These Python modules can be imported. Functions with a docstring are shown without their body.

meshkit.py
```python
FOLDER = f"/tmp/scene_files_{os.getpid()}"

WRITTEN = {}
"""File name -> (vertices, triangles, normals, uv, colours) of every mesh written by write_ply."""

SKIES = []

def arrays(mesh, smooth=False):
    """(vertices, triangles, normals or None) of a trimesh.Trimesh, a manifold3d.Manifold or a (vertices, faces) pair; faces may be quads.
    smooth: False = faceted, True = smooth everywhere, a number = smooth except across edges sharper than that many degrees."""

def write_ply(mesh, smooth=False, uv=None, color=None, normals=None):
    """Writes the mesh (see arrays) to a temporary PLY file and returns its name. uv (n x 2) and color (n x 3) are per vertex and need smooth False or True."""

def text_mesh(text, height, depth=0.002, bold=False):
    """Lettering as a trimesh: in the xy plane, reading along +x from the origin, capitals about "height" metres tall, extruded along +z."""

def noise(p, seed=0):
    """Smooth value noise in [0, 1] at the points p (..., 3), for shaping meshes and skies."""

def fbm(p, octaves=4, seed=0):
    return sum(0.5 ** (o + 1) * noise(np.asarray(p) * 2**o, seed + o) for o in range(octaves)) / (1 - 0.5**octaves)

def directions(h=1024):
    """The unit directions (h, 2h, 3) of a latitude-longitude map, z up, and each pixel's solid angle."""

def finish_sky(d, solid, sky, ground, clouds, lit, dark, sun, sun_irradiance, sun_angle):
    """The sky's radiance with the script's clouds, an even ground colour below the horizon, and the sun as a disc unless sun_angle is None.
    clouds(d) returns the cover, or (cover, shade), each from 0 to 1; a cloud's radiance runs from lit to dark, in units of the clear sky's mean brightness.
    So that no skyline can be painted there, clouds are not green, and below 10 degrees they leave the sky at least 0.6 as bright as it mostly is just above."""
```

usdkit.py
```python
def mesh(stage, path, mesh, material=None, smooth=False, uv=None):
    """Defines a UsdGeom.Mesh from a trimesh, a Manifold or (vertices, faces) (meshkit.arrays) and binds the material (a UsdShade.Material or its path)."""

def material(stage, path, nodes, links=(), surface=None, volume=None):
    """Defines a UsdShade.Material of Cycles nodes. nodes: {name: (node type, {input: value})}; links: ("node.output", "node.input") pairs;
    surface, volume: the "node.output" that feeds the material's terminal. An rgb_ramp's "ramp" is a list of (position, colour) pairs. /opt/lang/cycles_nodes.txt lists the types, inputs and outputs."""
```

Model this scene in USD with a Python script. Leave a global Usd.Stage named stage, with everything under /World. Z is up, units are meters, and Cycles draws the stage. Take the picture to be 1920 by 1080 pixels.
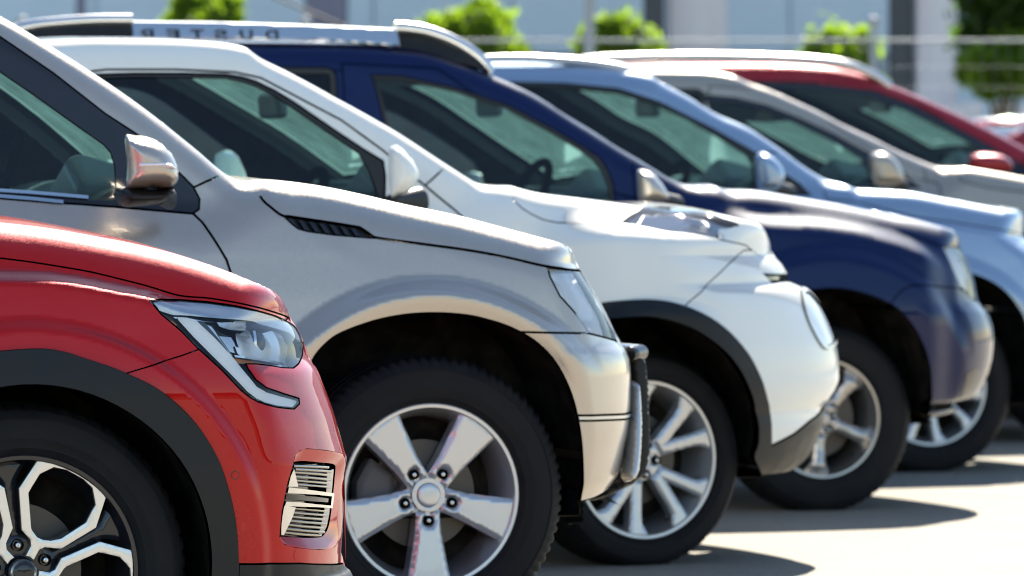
import math, random
import shapely.affinity
import numpy as np, trimesh, shapely
import manifold3d as m3
from shapely.geometry import Polygon, LineString, Point, MultiPolygon, box as sbox
from shapely.ops import unary_union
from scipy.spatial import Delaunay
from scipy.interpolate import PchipInterpolator
from pxr import Usd, UsdGeom, UsdLux, UsdShade, Sdf, Gf, Vt
import usdkit, meshkit

stage = Usd.Stage.CreateInMemory()
UsdGeom.SetStageUpAxis(stage, UsdGeom.Tokens.z)
UsdGeom.SetStageMetersPerUnit(stage, 1.0)
world = UsdGeom.Xform.Define(stage, '/World')
stage.SetDefaultPrim(world.GetPrim())

# ------------------------------------------------------------------ camera
CAM_H, FPX, HORIZON = 1.135, 10667.0, 362.0       # metres, focal length and horizon in pixels of the 1920-wide photograph
TILT = math.atan((540 - HORIZON) / FPX)           # degrees the long lens looks down
cam = UsdGeom.Camera.Define(stage, '/World/camera')
cam.CreateHorizontalApertureAttr(36.0); cam.CreateVerticalApertureAttr(20.25)
cam.CreateFocalLengthAttr(36.0 * FPX / 1920); cam.CreateClippingRangeAttr(Gf.Vec2f(0.5, 2000))
cam.CreateFStopAttr(6.6); cam.CreateFocusDistanceAttr(12.5)
cam.CreateExposureAttr(1.5)
cx = UsdGeom.Xformable(cam)
cx.AddTranslateOp().Set(Gf.Vec3d(0, 0, CAM_H)); cx.AddRotateXOp().Set(90 - math.degrees(TILT))
FW = np.array([0, math.cos(TILT), -math.sin(TILT)]); UP = np.array([0, math.sin(TILT), math.cos(TILT)]); RT = np.array([1.0, 0, 0])
def ray(px, py):
    return FW + (px - 960) / FPX * RT - (py - 540) / FPX * UP
def project(P):
    P = np.asarray(P, float) - [0, 0, CAM_H]
    d = P @ FW
    return np.stack([960 + FPX * (P @ RT) / d, 540 - FPX * (P @ UP) / d], -1)

# ------------------------------------------------------------------ sky and sun
SUN_EL, SUN_AZ = math.radians(38), math.radians(9)        # azimuth from +y towards +x: the sun stands behind the row
sun = UsdLux.DistantLight.Define(stage, '/World/sun')
sun.CreateIntensityAttr(1.25); sun.CreateNormalizeAttr(True); sun.CreateAngleAttr(0.5); sun.CreateColorAttr(Gf.Vec3f(1.0, 0.93, 0.80))
sd = Gf.Vec3d(math.sin(SUN_AZ) * math.cos(SUN_EL), math.cos(SUN_AZ) * math.cos(SUN_EL), math.sin(SUN_EL))
sun.AddRotateXYZOp().Set(Gf.Vec3f(90 - math.degrees(SUN_EL), 0, 180 - math.degrees(SUN_AZ)))
sky = UsdLux.DomeLight.Define(stage, '/World/sky')
sky_mat = usdkit.material(stage, '/World/Looks/sky_air', {
    'sky': ('sky_texture', {'sky_type': 'single_scattering', 'sun_disc': False, 'sun_elevation': SUN_EL, 'sun_rotation': SUN_AZ, 'altitude': 50.0, 'air_density': 1.15, 'aerosol_density': 0.25, 'ozone_density': 2.5}),
    'bg': ('background_shader', {'strength': 0.06})}, [('sky.color', 'bg.color')], surface='bg.background')
UsdShade.MaterialBindingAPI.Apply(sky.GetPrim()).Bind(sky_mat)
sky.GetPrim().SetCustomDataByKey('kind', 'structure'); sky.GetPrim().SetCustomDataByKey('label', 'clear blue daylight sky over the car park'); sky.GetPrim().SetCustomDataByKey('category', 'sky')

# ------------------------------------------------------------------ materials
def mat(name, nodes, links=(), surface='p.BSDF', **k):
    return usdkit.material(stage, '/World/Looks/' + name, nodes, links, surface=surface, **k)
def plain(name, col, rough=0.5, metal=0.0, coat=0.0, **k):
    return mat(name, {'p': ('principled_bsdf', dict(base_color=col, roughness=rough, metallic=metal, coat_weight=coat, coat_roughness=0.02, **k))})
def paint(name, col, rough=0.35, metal=0.0, flake=0.0, coat=1.0, scale=420.0, dust=0.07):
    """car paint: base coat with fine flake, faint dust, clear coat"""
    n = {'tc': ('geometry', {}),
         'dust': ('noise_texture', {'scale': 3.0, 'detail': 6.0, 'roughness': 0.65}),
         'dr': ('map_range', {'from_min': 0.35, 'from_max': 0.8, 'to_min': 0.0, 'to_max': dust, 'clamp': True}),
         'mx': ('mix', {'color1': col, 'color2': (0.42, 0.37, 0.30)}),
         'rr': ('map_range', {'from_min': 0.3, 'from_max': 0.8, 'to_min': 0.010, 'to_max': 0.022, 'clamp': True}),
         'p': ('principled_bsdf', dict(base_color=col, roughness=rough, metallic=metal, coat_weight=coat, coat_roughness=0.03, coat_ior=1.45, specular_ior_level=0.03))}
    l = [('tc.position', 'dust.vector'), ('dust.fac', 'dr.value'), ('dr.result', 'mx.fac'), ('mx.color', 'p.base_color'), ('dust.fac', 'rr.value'), ('rr.result', 'p.coat_roughness')]
    if flake:
        n['v'] = ('voronoi_texture', {'scale': scale, 'feature': 'f1'})
        n['sub'] = ('vector_math', {'math_type': 'subtract', 'vector2': (0.5, 0.5, 0.5)})
        n['sc'] = ('vector_math', {'math_type': 'scale', 'scale': flake})
        n['g2'] = ('geometry', {})
        n['add'] = ('vector_math', {'math_type': 'add'})
        n['nm'] = ('vector_math', {'math_type': 'normalize'})
        l += [('tc.position', 'v.vector'), ('v.color', 'sub.vector1'), ('sub.vector', 'sc.vector1'), ('sc.vector', 'add.vector1'), ('g2.normal', 'add.vector2'),
              ('add.vector', 'nm.vector1'), ('nm.vector', 'p.normal'), ('g2.normal', 'p.coat_normal')]
    return mat(name, n, l)

def glass(name, tint, ior=1.5, dust=0.0, dustcol=(0.75, 0.80, 0.72)):
    n = {'t': ('transparent_bsdf', {'color': tint}), 'g': ('glossy_bsdf', {'color': (1, 1, 1), 'roughness': 0.0}), 'f': ('fresnel', {'IOR': ior}), 'm': ('mix_closure', {})}
    l = [('f.fac', 'm.fac'), ('t.BSDF', 'm.closure1'), ('g.BSDF', 'm.closure2')]
    out = 'm.closure'
    if dust:
        n.update({'gg': ('geometry', {}), 'no': ('noise_texture', {'scale': 9.0, 'detail': 8.0, 'roughness': 0.75}),
                  'mr': ('map_range', {'from_min': 0.25, 'from_max': 0.75, 'to_min': dust * 0.5, 'to_max': dust * 1.5, 'clamp': True}),
                  'tr': ('translucent_bsdf', {'color': dustcol}), 'm2': ('mix_closure', {})})
        l += [('gg.position', 'no.vector'), ('no.fac', 'mr.value'), ('mr.result', 'm2.fac'), ('m.closure', 'm2.closure1'), ('tr.BSDF', 'm2.closure2')]
        out = 'm2.closure'
    return mat(name, n, l, surface=out)

def rough_black(name, col, rough, bump=0.15, scale=900.0, spec=.5, dusty=.02):
    return mat(name, {'g': ('geometry', {}), 'n': ('noise_texture', {'scale': scale, 'detail': 2.0}), 'b': ('bump', {'strength': bump, 'distance': 0.001}),
                      'n2': ('noise_texture', {'scale': 14.0, 'detail': 5.0}), 'r': ('map_range', {'from_min': 0.3, 'from_max': 0.7, 'to_min': rough - 0.07, 'to_max': rough + 0.1}), 'dm': ('map_range', {'from_min': 0.42, 'from_max': 0.8, 'to_min': 0.0, 'to_max': dusty, 'clamp': True}), 'dx': ('mix', {'color1': col, 'color2': (0.16, 0.13, 0.095)}),
                      'p': ('principled_bsdf', dict(base_color=col, roughness=rough, specular_ior_level=spec))},
               [('g.position', 'n.vector'), ('n.fac', 'b.height'), ('b.normal', 'p.normal'), ('g.position', 'n2.vector'), ('n2.fac', 'r.value'), ('r.result', 'p.roughness'), ('n2.fac', 'dm.value'), ('dm.result', 'dx.fac'), ('dx.color', 'p.base_color')])

M = {}
M['red'] = paint('red_paint', (0.44, 0.003, 0.004), 0.46, 0.25, flake=0.08, dust=0.03)
M['champagne'] = paint('champagne_paint', (0.55, 0.485, 0.41), 0.30, 0.78, flake=0.08)
M['white'] = paint('white_paint', (0.80, 0.79, 0.735), 0.4, 0.0)
M['navy'] = paint('navy_paint', (0.001, 0.006, 0.040), 0.40, 0.15, flake=0.06, dust=0.006)
M['bluesilver'] = paint('blue_silver_paint', (0.36, 0.45, 0.56), 0.28, 0.8)
M['beige'] = paint('beige_paint', (0.46, 0.39, 0.31), 0.30, 0.75)
M['darkred'] = paint('dark_red_paint', (0.28, 0.012, 0.022), 0.32, 0.4)
M['plastic'] = rough_black('black_plastic', (0.007, 0.008, 0.009), 0.42, spec=.35)
M['gloss_black'] = plain('gloss_black', (0.010, 0.010, 0.012), 0.12, coat=0.5)
M['seal'] = plain('rubber_seal', (0.012, 0.012, 0.012), 0.5)
M['rubber'] = rough_black('tyre_rubber', (0.007, 0.007, 0.008), 0.62, bump=0.3, scale=600.0, spec=.2, dusty=.05)
M['liner'] = rough_black('wheel_arch_liner', (0.008, 0.007, 0.006), 0.85, spec=.1, dusty=.25)
M['chrome'] = plain('chrome', (0.86, 0.86, 0.86), 0.06, 1.0)
M['frosted'] = plain('frosted_lens', (0.74, 0.77, 0.78), 0.12, coat=1.0)
M['dark_chrome'] = plain('dark_chrome', (0.38, 0.35, 0.31), 0.14, 1.0)
M['satin'] = plain('satin_metal', (0.70, 0.71, 0.72), 0.28, 1.0)
M['alloy'] = plain('alloy_silver', (0.66, 0.65, 0.64), 0.30, 0.75, coat=0.8)
M['alloy_cut'] = plain('machined_alloy', (0.80, 0.79, 0.77), 0.24, 0.85, coat=0.3)
M['alloy_gold'] = plain('alloy_grey_gold', (0.50, 0.46, 0.42), 0.24, 0.85, coat=0.7)
M['disc'] = plain('brake_steel', (0.10, 0.09, 0.08), 0.45, 0.9)
M['caliper'] = rough_black('caliper_iron', (0.10, 0.10, 0.10), 0.55)
M['dark_int'] = plain('dark_cabin_plastic', (0.22, 0.225, 0.22), 0.38)
M['grey_int'] = plain('grey_cabin_trim', (0.30, 0.31, 0.31), 0.7)
M['cloth'] = plain('seat_cloth', (0.10, 0.11, 0.12), 0.85)
M['steer'] = plain('steering_leather', (0.28, 0.29, 0.30), 0.28)
M['side_glass'] = glass('side_glass', (0.58, 0.79, 0.82), 1.5, dust=0.015)
M['wind_glass'] = glass('windscreen_glass', (0.58, 0.84, 0.79), 1.5, dust=0.10, dustcol=(0.42, 0.70, 0.62))
M['dark_glass'] = glass('privacy_glass', (0.10, 0.14, 0.15), 1.5)
M['lens'] = glass('headlamp_lens', (0.98, 0.985, 0.99), 1.45, dust=0.02)
M['lamp_chrome'] = plain('lamp_reflector', (0.80, 0.82, 0.85), 0.22, 0.6)
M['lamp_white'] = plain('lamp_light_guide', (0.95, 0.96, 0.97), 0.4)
M['lamp_dark'] = plain('lamp_bezel', (0.03, 0.04, 0.06), 0.18, coat=0.6)
M['amber'] = plain('amber_plastic', (0.55, 0.16, 0.01), 0.25, coat=0.5)
M['mirror_glass'] = plain('mirror_glass', (0.75, 0.85, 0.86), 0.02, 1.0)

# ------------------------------------------------------------------ scene tree helpers
used = {}
def numbered(parent, name):
    k = (str(parent), name); n = used.get(k, 0); used[k] = n + 1
    return name if n == 0 else '%s_%03d' % (name, n)
def tag(p, label=None, cat=None, group=None, kind=None):
    p = p.GetPrim() if hasattr(p, 'GetPrim') else p
    for k, v in (('label', label), ('category', cat), ('group', group), ('kind', kind)):
        if v: p.SetCustomDataByKey(k, v)
    return p
def thing(name, label, cat, loc=(0, 0, 0), rz=0.0, group=None, parent='/World', kind=None):
    path = '%s/%s' % (parent, numbered(parent, name))
    x = UsdGeom.Xform.Define(stage, path)
    x.AddTranslateOp().Set(Gf.Vec3d(*map(float, loc))); x.AddRotateZOp().Set(float(rz))
    tag(x, label, cat, group, kind)
    return path
def put(parent, name, geo, m, label=None, kind=None, cat=None, group=None):
    """geo: (v, f, n or None) -> ONE Mesh prim"""
    v, f, n = geo
    if len(f) == 0: return None
    path = '%s/%s' % (parent, numbered(parent, name))
    me = UsdGeom.Mesh.Define(stage, path)
    me.CreatePointsAttr(Vt.Vec3fArray.FromNumpy(np.ascontiguousarray(v, np.float32)))
    me.CreateFaceVertexCountsAttr(Vt.IntArray.FromNumpy(np.full(len(f), 3, np.int32)))
    me.CreateFaceVertexIndicesAttr(Vt.IntArray.FromNumpy(np.ascontiguousarray(f, np.int32).ravel()))
    me.CreateSubdivisionSchemeAttr('none')
    if n is not None:
        me.CreateNormalsAttr(Vt.Vec3fArray.FromNumpy(np.ascontiguousarray(n, np.float32))); me.SetNormalsInterpolation('vertex')
    UsdShade.MaterialBindingAPI.Apply(me.GetPrim()).Bind(M[m] if isinstance(m, str) else m)
    tag(me, label, cat, group, kind)
    return path
def geo(mesh, smooth=35):
    return meshkit.arrays(mesh, smooth)
def join(*gs):
    gs = [g for g in gs if g is not None and len(g[1])]
    if not gs: return (np.zeros((0, 3)), np.zeros((0, 3), int), np.zeros((0, 3)))
    V, F, N, o = [], [], [], 0
    for v, f, n in gs:
        if n is None: v, f, n = meshkit.arrays((v, f), 35)
        V.append(v); F.append(np.asarray(f) + o); N.append(n); o += len(v)
    return np.vstack(V), np.vstack(F), np.vstack(N)
def moved(g, R=None, t=(0, 0, 0)):
    v, f, n = g
    R = np.eye(3) if R is None else np.asarray(R, float)
    v2 = v @ R.T + np.asarray(t, float); n2 = None if n is None else n @ R.T
    if np.linalg.det(R) < 0: f = np.asarray(f)[:, ::-1]
    return v2, f, n2
MIRY = np.diag([1.0, -1.0, 1.0])
def mir(g): return moved(g, MIRY)
def put2(parent, name, g, m, label=None):
    put(parent, name, g, m, label); put(parent, name, mir(g), m, label)
def hull(pts):
    """pts: (x, y, z, r) balls -> rounded solid"""
    return geo(m3.Manifold.batch_hull([m3.Manifold.sphere(p[3], 20).translate(list(map(float, p[:3]))) for p in pts]), 50)
def rbox(lo, hi, r):
    lo, hi = np.array(lo, float) + r, np.array(hi, float) - r
    return hull([(x, y, z, r) for x in (lo[0], hi[0]) for y in (lo[1], hi[1]) for z in (lo[2], hi[2])])
def cbox(lo, hi):
    return geo(trimesh.creation.box(bounds=[lo, hi]), False)
def tube(pts, r, n=10):
    pts = np.asarray(pts, float); V, F = [], []
    r = np.broadcast_to(r, len(pts))
    T = np.gradient(pts, axis=0); T /= np.linalg.norm(T, axis=1)[:, None]
    a = np.cross(T[0], [0.31, 0.17, 0.93]); a /= np.linalg.norm(a)
    N_ = []
    for i in range(len(pts)):
        a = a - T[i] * (a @ T[i]); a /= np.linalg.norm(a); b = np.cross(T[i], a)
        for k in range(n):
            w = 2 * math.pi * k / n; d = a * math.cos(w) + b * math.sin(w)
            V.append(pts[i] + r[i] * d); N_.append(d)
    for i in range(len(pts) - 1):
        for k in range(n):
            p, q = i * n + k, i * n + (k + 1) % n
            F += [(p, q, q + n), (p, q + n, p + n)]
    for i0, c, d in ((0, pts[0], -T[0]), ((len(pts) - 1) * n, pts[-1], T[-1])):
        o = len(V); V.append(c); N_.append(d)
        for k in range(n):
            V.append(V[i0 + k]); N_.append(d)
        for k in range(n):
            t = (o, o + 1 + k, o + 1 + (k + 1) % n)
            F.append(t[::-1] if i0 == 0 else t)
    return np.array(V), np.array(F), np.array(N_)
def revolve(prof, n=96, mod=None):
    """prof: (r, w) rows turned about the w axis -> (u, v, w)"""
    prof = np.asarray(prof, float); k = len(prof)
    a = np.arange(n) * 2 * math.pi / n
    V = np.zeros((n, k, 3))
    for j in range(k):
        r = np.full(n, prof[j, 0])
        if mod is not None: r = r + mod(j, np.arange(n))
        V[:, j] = np.stack([r * np.cos(a), r * np.sin(a), np.full(n, prof[j, 1])], -1)
    i, j = np.meshgrid(np.arange(n), np.arange(k - 1), indexing='ij')
    A, B, C, D = i * k + j, i * k + j + 1, ((i + 1) % n) * k + j + 1, ((i + 1) % n) * k + j
    F = np.concatenate([np.stack([A, B, C], -1).reshape(-1, 3), np.stack([A, C, D], -1).reshape(-1, 3)])
    return geo(trimesh.Trimesh(V.reshape(-1, 3), F, process=False), 40)
def polys(p):
    if p is None or p.is_empty: return []
    return [g for g in (p.geoms if hasattr(p, 'geoms') else [p]) if g.geom_type == 'Polygon' and g.area > 2e-5]
def tri2d(poly, step):
    """triangles of a polygon: fine even points inside, dense boundary. -> points, triangles, rings of indices"""
    poly = shapely.segmentize(poly, step)
    rings, pts = [], []
    for r in [poly.exterior] + list(poly.interiors):
        c = np.array(r.coords)[:-1, :2]
        keep = np.linalg.norm(c - np.roll(c, -1, 0), axis=1) > 1e-5
        c = c[keep]
        rings.append(np.arange(len(pts), len(pts) + len(c))); pts += c.tolist()
    x0, y0, x1, y1 = poly.bounds
    gx, gy = np.meshgrid(np.arange(x0, x1, step), np.arange(y0, y1, step * 0.87))
    gx = gx + (np.arange(gx.shape[0]) % 2)[:, None] * step * 0.5
    inner = poly.buffer(-step * 0.55)
    g = np.stack([gx.ravel(), gy.ravel()], -1)
    if not inner.is_empty:
        g = g[shapely.contains_xy(inner, g[:, 0], g[:, 1])]
        P = np.vstack([np.array(pts), g])
    else: P = np.array(pts)
    try: T = Delaunay(P).simplices
    except Exception: return P, np.zeros((0, 3), int), rings
    c = P[T].mean(1)
    T = T[shapely.contains_xy(poly, c[:, 0], c[:, 1])]
    a = P[T]; ar = np.abs(np.cross(a[:, 1] - a[:, 0], a[:, 2] - a[:, 0]))
    return P, T[ar > 1e-9], rings
def crom(p, n=8, closed=False):
    """Catmull-Rom curve through points"""
    p = np.asarray(p, float)
    if len(p) < 3: return p
    q = np.vstack([p[-1], p, p[0], p[1]]) if closed else np.vstack([2 * p[0] - p[1], p, 2 * p[-1] - p[-2]])
    out = []
    for i in range(1, len(q) - 2):
        t = np.linspace(0, 1, n, endpoint=False)[:, None]
        out.append(0.5 * (2 * q[i] + (q[i + 1] - q[i - 1]) * t + (2 * q[i - 1] - 5 * q[i] + 4 * q[i + 1] - q[i + 2]) * t ** 2 + (3 * q[i] - q[i - 1] - 3 * q[i + 1] + q[i + 2]) * t ** 3))
    if not closed: out.append(p[-1:])
    return np.vstack(out)
def relief(poly, step, top, depth, rnd=0.006):
    """raised plate in the (u, v) plane: face height top(u, v), rounded rims, walls going down by depth -> (u, v, w)"""
    out = []
    for g in polys(poly):
        P, T, rings = tri2d(g, step)
        d = shapely.distance(g.boundary, shapely.points(P))
        q = np.clip(1 - d / rnd, 0, 1)
        w = top(P[:, 0], P[:, 1]) - rnd * (1 - np.sqrt(np.clip(1 - q * q, 0, 1)))
        V = np.column_stack([P, w])
        a = V[T]; flip = np.cross(a[:, 1] - a[:, 0], a[:, 2] - a[:, 0])[:, 2] < 0
        T[flip] = T[flip][:, ::-1]
        out.append(geo((V, T), True))
        for r in rings:
            A = V[r]; B = A - [0, 0, depth]; n = len(r)
            W = np.vstack([A, B]); i = np.arange(n); j = (i + 1) % n
            F = np.vstack([np.column_stack([i, i + n, j]), np.column_stack([j, i + n, j + n])])
            ar = Polygon(A[:, :2]).exterior.is_ccw
            inside = r is rings[0]
            if ar != inside: F = F[:, ::-1]
            out.append(geo((W, F), 50))
    return join(*out)
def pillow(outline, ymid, half, rr, step=0.008, flat=1.0, smooth=True):
    """puffed solid: outline in (x, z), thickness 2*half about the plane y = ymid, rounded over rr"""
    out = []
    for g in polys(Polygon(outline).buffer(0)):
        P, T, rings = tri2d(g, step)
        d = shapely.distance(g.boundary, shapely.points(P))
        q = np.clip(1 - d / rr, 0, 1); h = half * np.sqrt(np.clip(1 - q * q, 0, 1))
        for s in (-1, 1):
            V = np.column_stack([P[:, 0], ymid + s * h * (flat if s > 0 else 1), P[:, 1]])
            a = V[T]; nn = np.cross(a[:, 1] - a[:, 0], a[:, 2] - a[:, 0])
            Tm = T.copy(); fl = nn[:, 1] * s < 0; Tm[fl] = Tm[fl][:, ::-1]
            out.append((V, Tm))
    V = np.vstack([o[0] for o in out]); o2 = np.cumsum([0] + [len(o[0]) for o in out[:-1]])
    F = np.vstack([o[1] + k for o, k in zip(out, o2)])
    m = trimesh.Trimesh(V, F, process=True)
    return geo(m, smooth)
# ------------------------------------------------------------------ car bodies: one smooth implicit surface per car, cut into panels
def smax(a, b, k):
    h = np.maximum(k - np.abs(a - b), 0) / k
    return np.maximum(a, b) + h * h * k * 0.25
def smin(a, b, k): return -smax(-a, -b, k)
def sstep(a, b, x):
    t = np.clip((x - a) / (b - a), 0, 1); return t * t * (3 - 2 * t)
class Curve1:
    def __init__(s, pts, lo=None, hi=None):
        p = np.array(sorted(map(tuple, pts)), float)
        keep = np.concatenate([[True], np.diff(p[:, 0]) > 1e-4]); p = p[keep]
        s.x0, s.x1 = p[0, 0], p[-1, 0]; s.tx = np.linspace(s.x0, s.x1, 3000); s.ty = PchipInterpolator(p[:, 0], p[:, 1])(s.tx)
        s.y0, s.y1 = p[0, 1], p[-1, 1]
        s.lo = 0.0 if lo is None else lo; s.hi = 0.0 if hi is None else hi
    def __call__(s, x):
        x = np.asarray(x, float)
        return np.interp(x, s.tx, s.ty) + np.minimum(x - s.x0, 0) * s.lo + np.maximum(x - s.x1, 0) * s.hi

class Car:
    def __init__(s, hub, scale, theta, W, R, wb, **k):
        s.W, s.R, s.wb = W, R, wb
        s.th = math.radians(theta)
        s.c, s.sn = math.cos(s.th), math.sin(s.th)
        s.yh = W - k.get('hub_in', 0.015)
        d = FPX / scale; r = ray(*hub)
        P = np.array([0, 0, CAM_H]) + r * d
        s.hubz = P[2]
        s.O = np.array([P[0] - s.sn * s.yh, P[1] + s.c * s.yh, 0.0])       # car centre line over the front axle
        s.kb, s.kg, s.tum, s.ins, s.bulge, s.crown, s.ch = .10, .07, .25, .05, .01, .02, .05
        s.bow, s.Lc, s.pc = .05, .25, 6
        s.zbot_, s.bumps = .24, []
        s.tail = 0.85
        s.sec = Curve1([(.2, .05), (.35, .03), (.55, .005), (.75, 0), (.95, .012), (1.1, .03), (1.3, .06)])
        for a, b in k.items(): setattr(s, a, b)
    def world(s, p):
        p = np.asarray(p, float)
        return np.stack([s.O[0] + s.c * p[..., 0] - s.sn * p[..., 1], s.O[1] + s.sn * p[..., 0] + s.c * p[..., 1], p[..., 2]], -1)
    def lray(s, px, py):
        o = np.array([0, 0, CAM_H]) - s.O; d = ray(px, py)
        L = lambda v: np.array([s.c * v[0] + s.sn * v[1], -s.sn * v[0] + s.c * v[1], v[2]])
        return L(o), L(d)
    def plane(s, px, py, y0):
        o, d = s.lray(px, py); t = (y0 - o[1]) / d[1]; p = o + t * d
        return p[0], p[2]
    # --- profile curves
    def profile(s, hood, nose, green, belt, y_hood=-.3, nose_ext=()):
        """hood, nose, green (px, py[, y0]) outlines seen in the photograph; local points ('l', x, z) carry them on out of view"""
        def loc(q, y0):
            if q[0] == 'l': return (q[1], q[2])
            return s.plane(q[0], q[1], q[2] if len(q) > 2 else y0)
        s.zb = Curve1([loc(q, -s.W + .04) for q in belt])
        hp = [loc(q, y_hood) for q in hood]
        s.zh0 = Curve1([(x, z + s.ch * (y_hood / s.W) ** 2) for x, z in hp], hi=-1.2)
        s.xh0 = s.zh0.x0
        npts = []
        ys = np.linspace(-s.W, 0, 120)
        for q in nose:
            if q[0] == 'l': npts.append((q[2], q[1])); continue
            x0, z = s.plane(q[0], q[1], -.45)
            lo, hi = x0 - .5, x0 + .5
            for _ in range(30):
                m = (lo + hi) / 2
                pr = project(s.world(np.stack([m - s.g(-ys), ys, np.full_like(ys, z)], -1)))[:, 0].max()
                if pr > q[0]: hi = m
                else: lo = m
            npts.append((z, m))
        s.N = Curve1(npts, lo=.3, hi=0.0)
        gp = []
        for q in green:
            y0 = -.6 if (q[0] == 'l' or len(q) < 3) else q[2]
            x, z = loc(q, y0)
            if q[0] == 'l': gp.append((x, z)); continue
            u = 1 - min(abs(y0) / .6, 1) ** 2
            gp.append((x - s.bulge * u, z - s.crown * u))
        s.zg = Curve1(gp, lo=1.2, hi=-.75)
        s.xgm = -(s.wb) * .5
    def g(s, ay): return s.bow * (ay / s.W) ** 2 + s.Lc * (ay / s.W) ** s.pc
    def gd(s, ay): return (2 * s.bow * (ay / s.W) + s.pc * s.Lc * (ay / s.W) ** (s.pc - 1)) / s.W
    def halfw(s, x, z):
        w = s.W - s.sec(z)
        for b in s.bumps: w = w + b(x, z)
        return w
    def zh(s, x, ay):
        zz = np.where(x > s.xh0, s.zh0(x), 0)
        t = sstep(s.xh0 - .25, s.xh0, x)
        return np.where(x > s.xh0, zz, s.zb(x) * (1 - t) + s.zh0.y0 * t) - s.ch * (ay / s.W) ** 2 * (.1 + .9 * sstep(s.xh0 - .05, s.xh0 + .7, x))
    def F(s, x, y, z):
        x, y, z = np.broadcast_arrays(np.asarray(x, float), np.asarray(y, float), np.asarray(z, float))
        ay = np.abs(y)
        A = smax(ay - s.halfw(x, z), z - s.zh(x, ay), s.kb)
        B = (x - s.N(z) + s.g(ay)) / np.sqrt(1 + s.gd(ay) ** 2)
        C = (-x - s.wb - s.tail + .10 * (ay / s.W) ** 2 + .25 * (ay / s.W) ** 6 + .06 * np.clip((z - .7) / .5, 0, 1))
        body = smax(smax(A, B, .03), C, .04)
        u = 1 - np.clip(ay / .6, 0, 1.6) ** 2
        zt = s.zg(x - s.bulge * np.clip((x - s.xgm) / .6, -1, 1) * np.maximum(u, -1)) + s.crown * u
        zbx = s.zb(x)
        G = smax(ay - (s.W - s.sec(zbx) - s.ins - s.tum * np.maximum(z - zbx, -.1)), (z - zt) * .88, s.kg)
        G = np.maximum(G, .6 - z)
        return smin(body, G, .05)
    def sy(s, x, z):
        """outermost half-width of the body at (x, z)"""
        lo, hi = np.zeros_like(x), np.full_like(x, 1.4)
        for _ in range(32):
            m = (lo + hi) / 2; f = s.F(x, m, z) > 0
            hi = np.where(f, m, hi); lo = np.where(f, lo, m)
        return (lo + hi) / 2
    def sz(s, x, y):
        lo, hi = np.full_like(x, .3), np.full_like(x, 2.2)
        for _ in range(32):
            m = (lo + hi) / 2; f = s.F(x, y, m) > 0
            hi = np.where(f, m, hi); lo = np.where(f, lo, m)
        return (lo + hi) / 2
    def sx(s, y, z):
        lo, hi = np.full_like(y, -.3), np.full_like(y, 1.6)
        for _ in range(32):
            m = (lo + hi) / 2; f = s.F(m, y, z) > 0
            hi = np.where(f, m, hi); lo = np.where(f, lo, m)
        return (lo + hi) / 2
    def normal(s, p, e=.002):
        x, y, z = p.T
        n = np.stack([s.F(x + e, y, z) - s.F(x - e, y, z), s.F(x, y + e, z) - s.F(x, y - e, z), s.F(x, y, z + e) - s.F(x, y, z - e)], -1)
        return n / np.maximum(np.linalg.norm(n, axis=1, keepdims=True), 1e-9)
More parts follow.
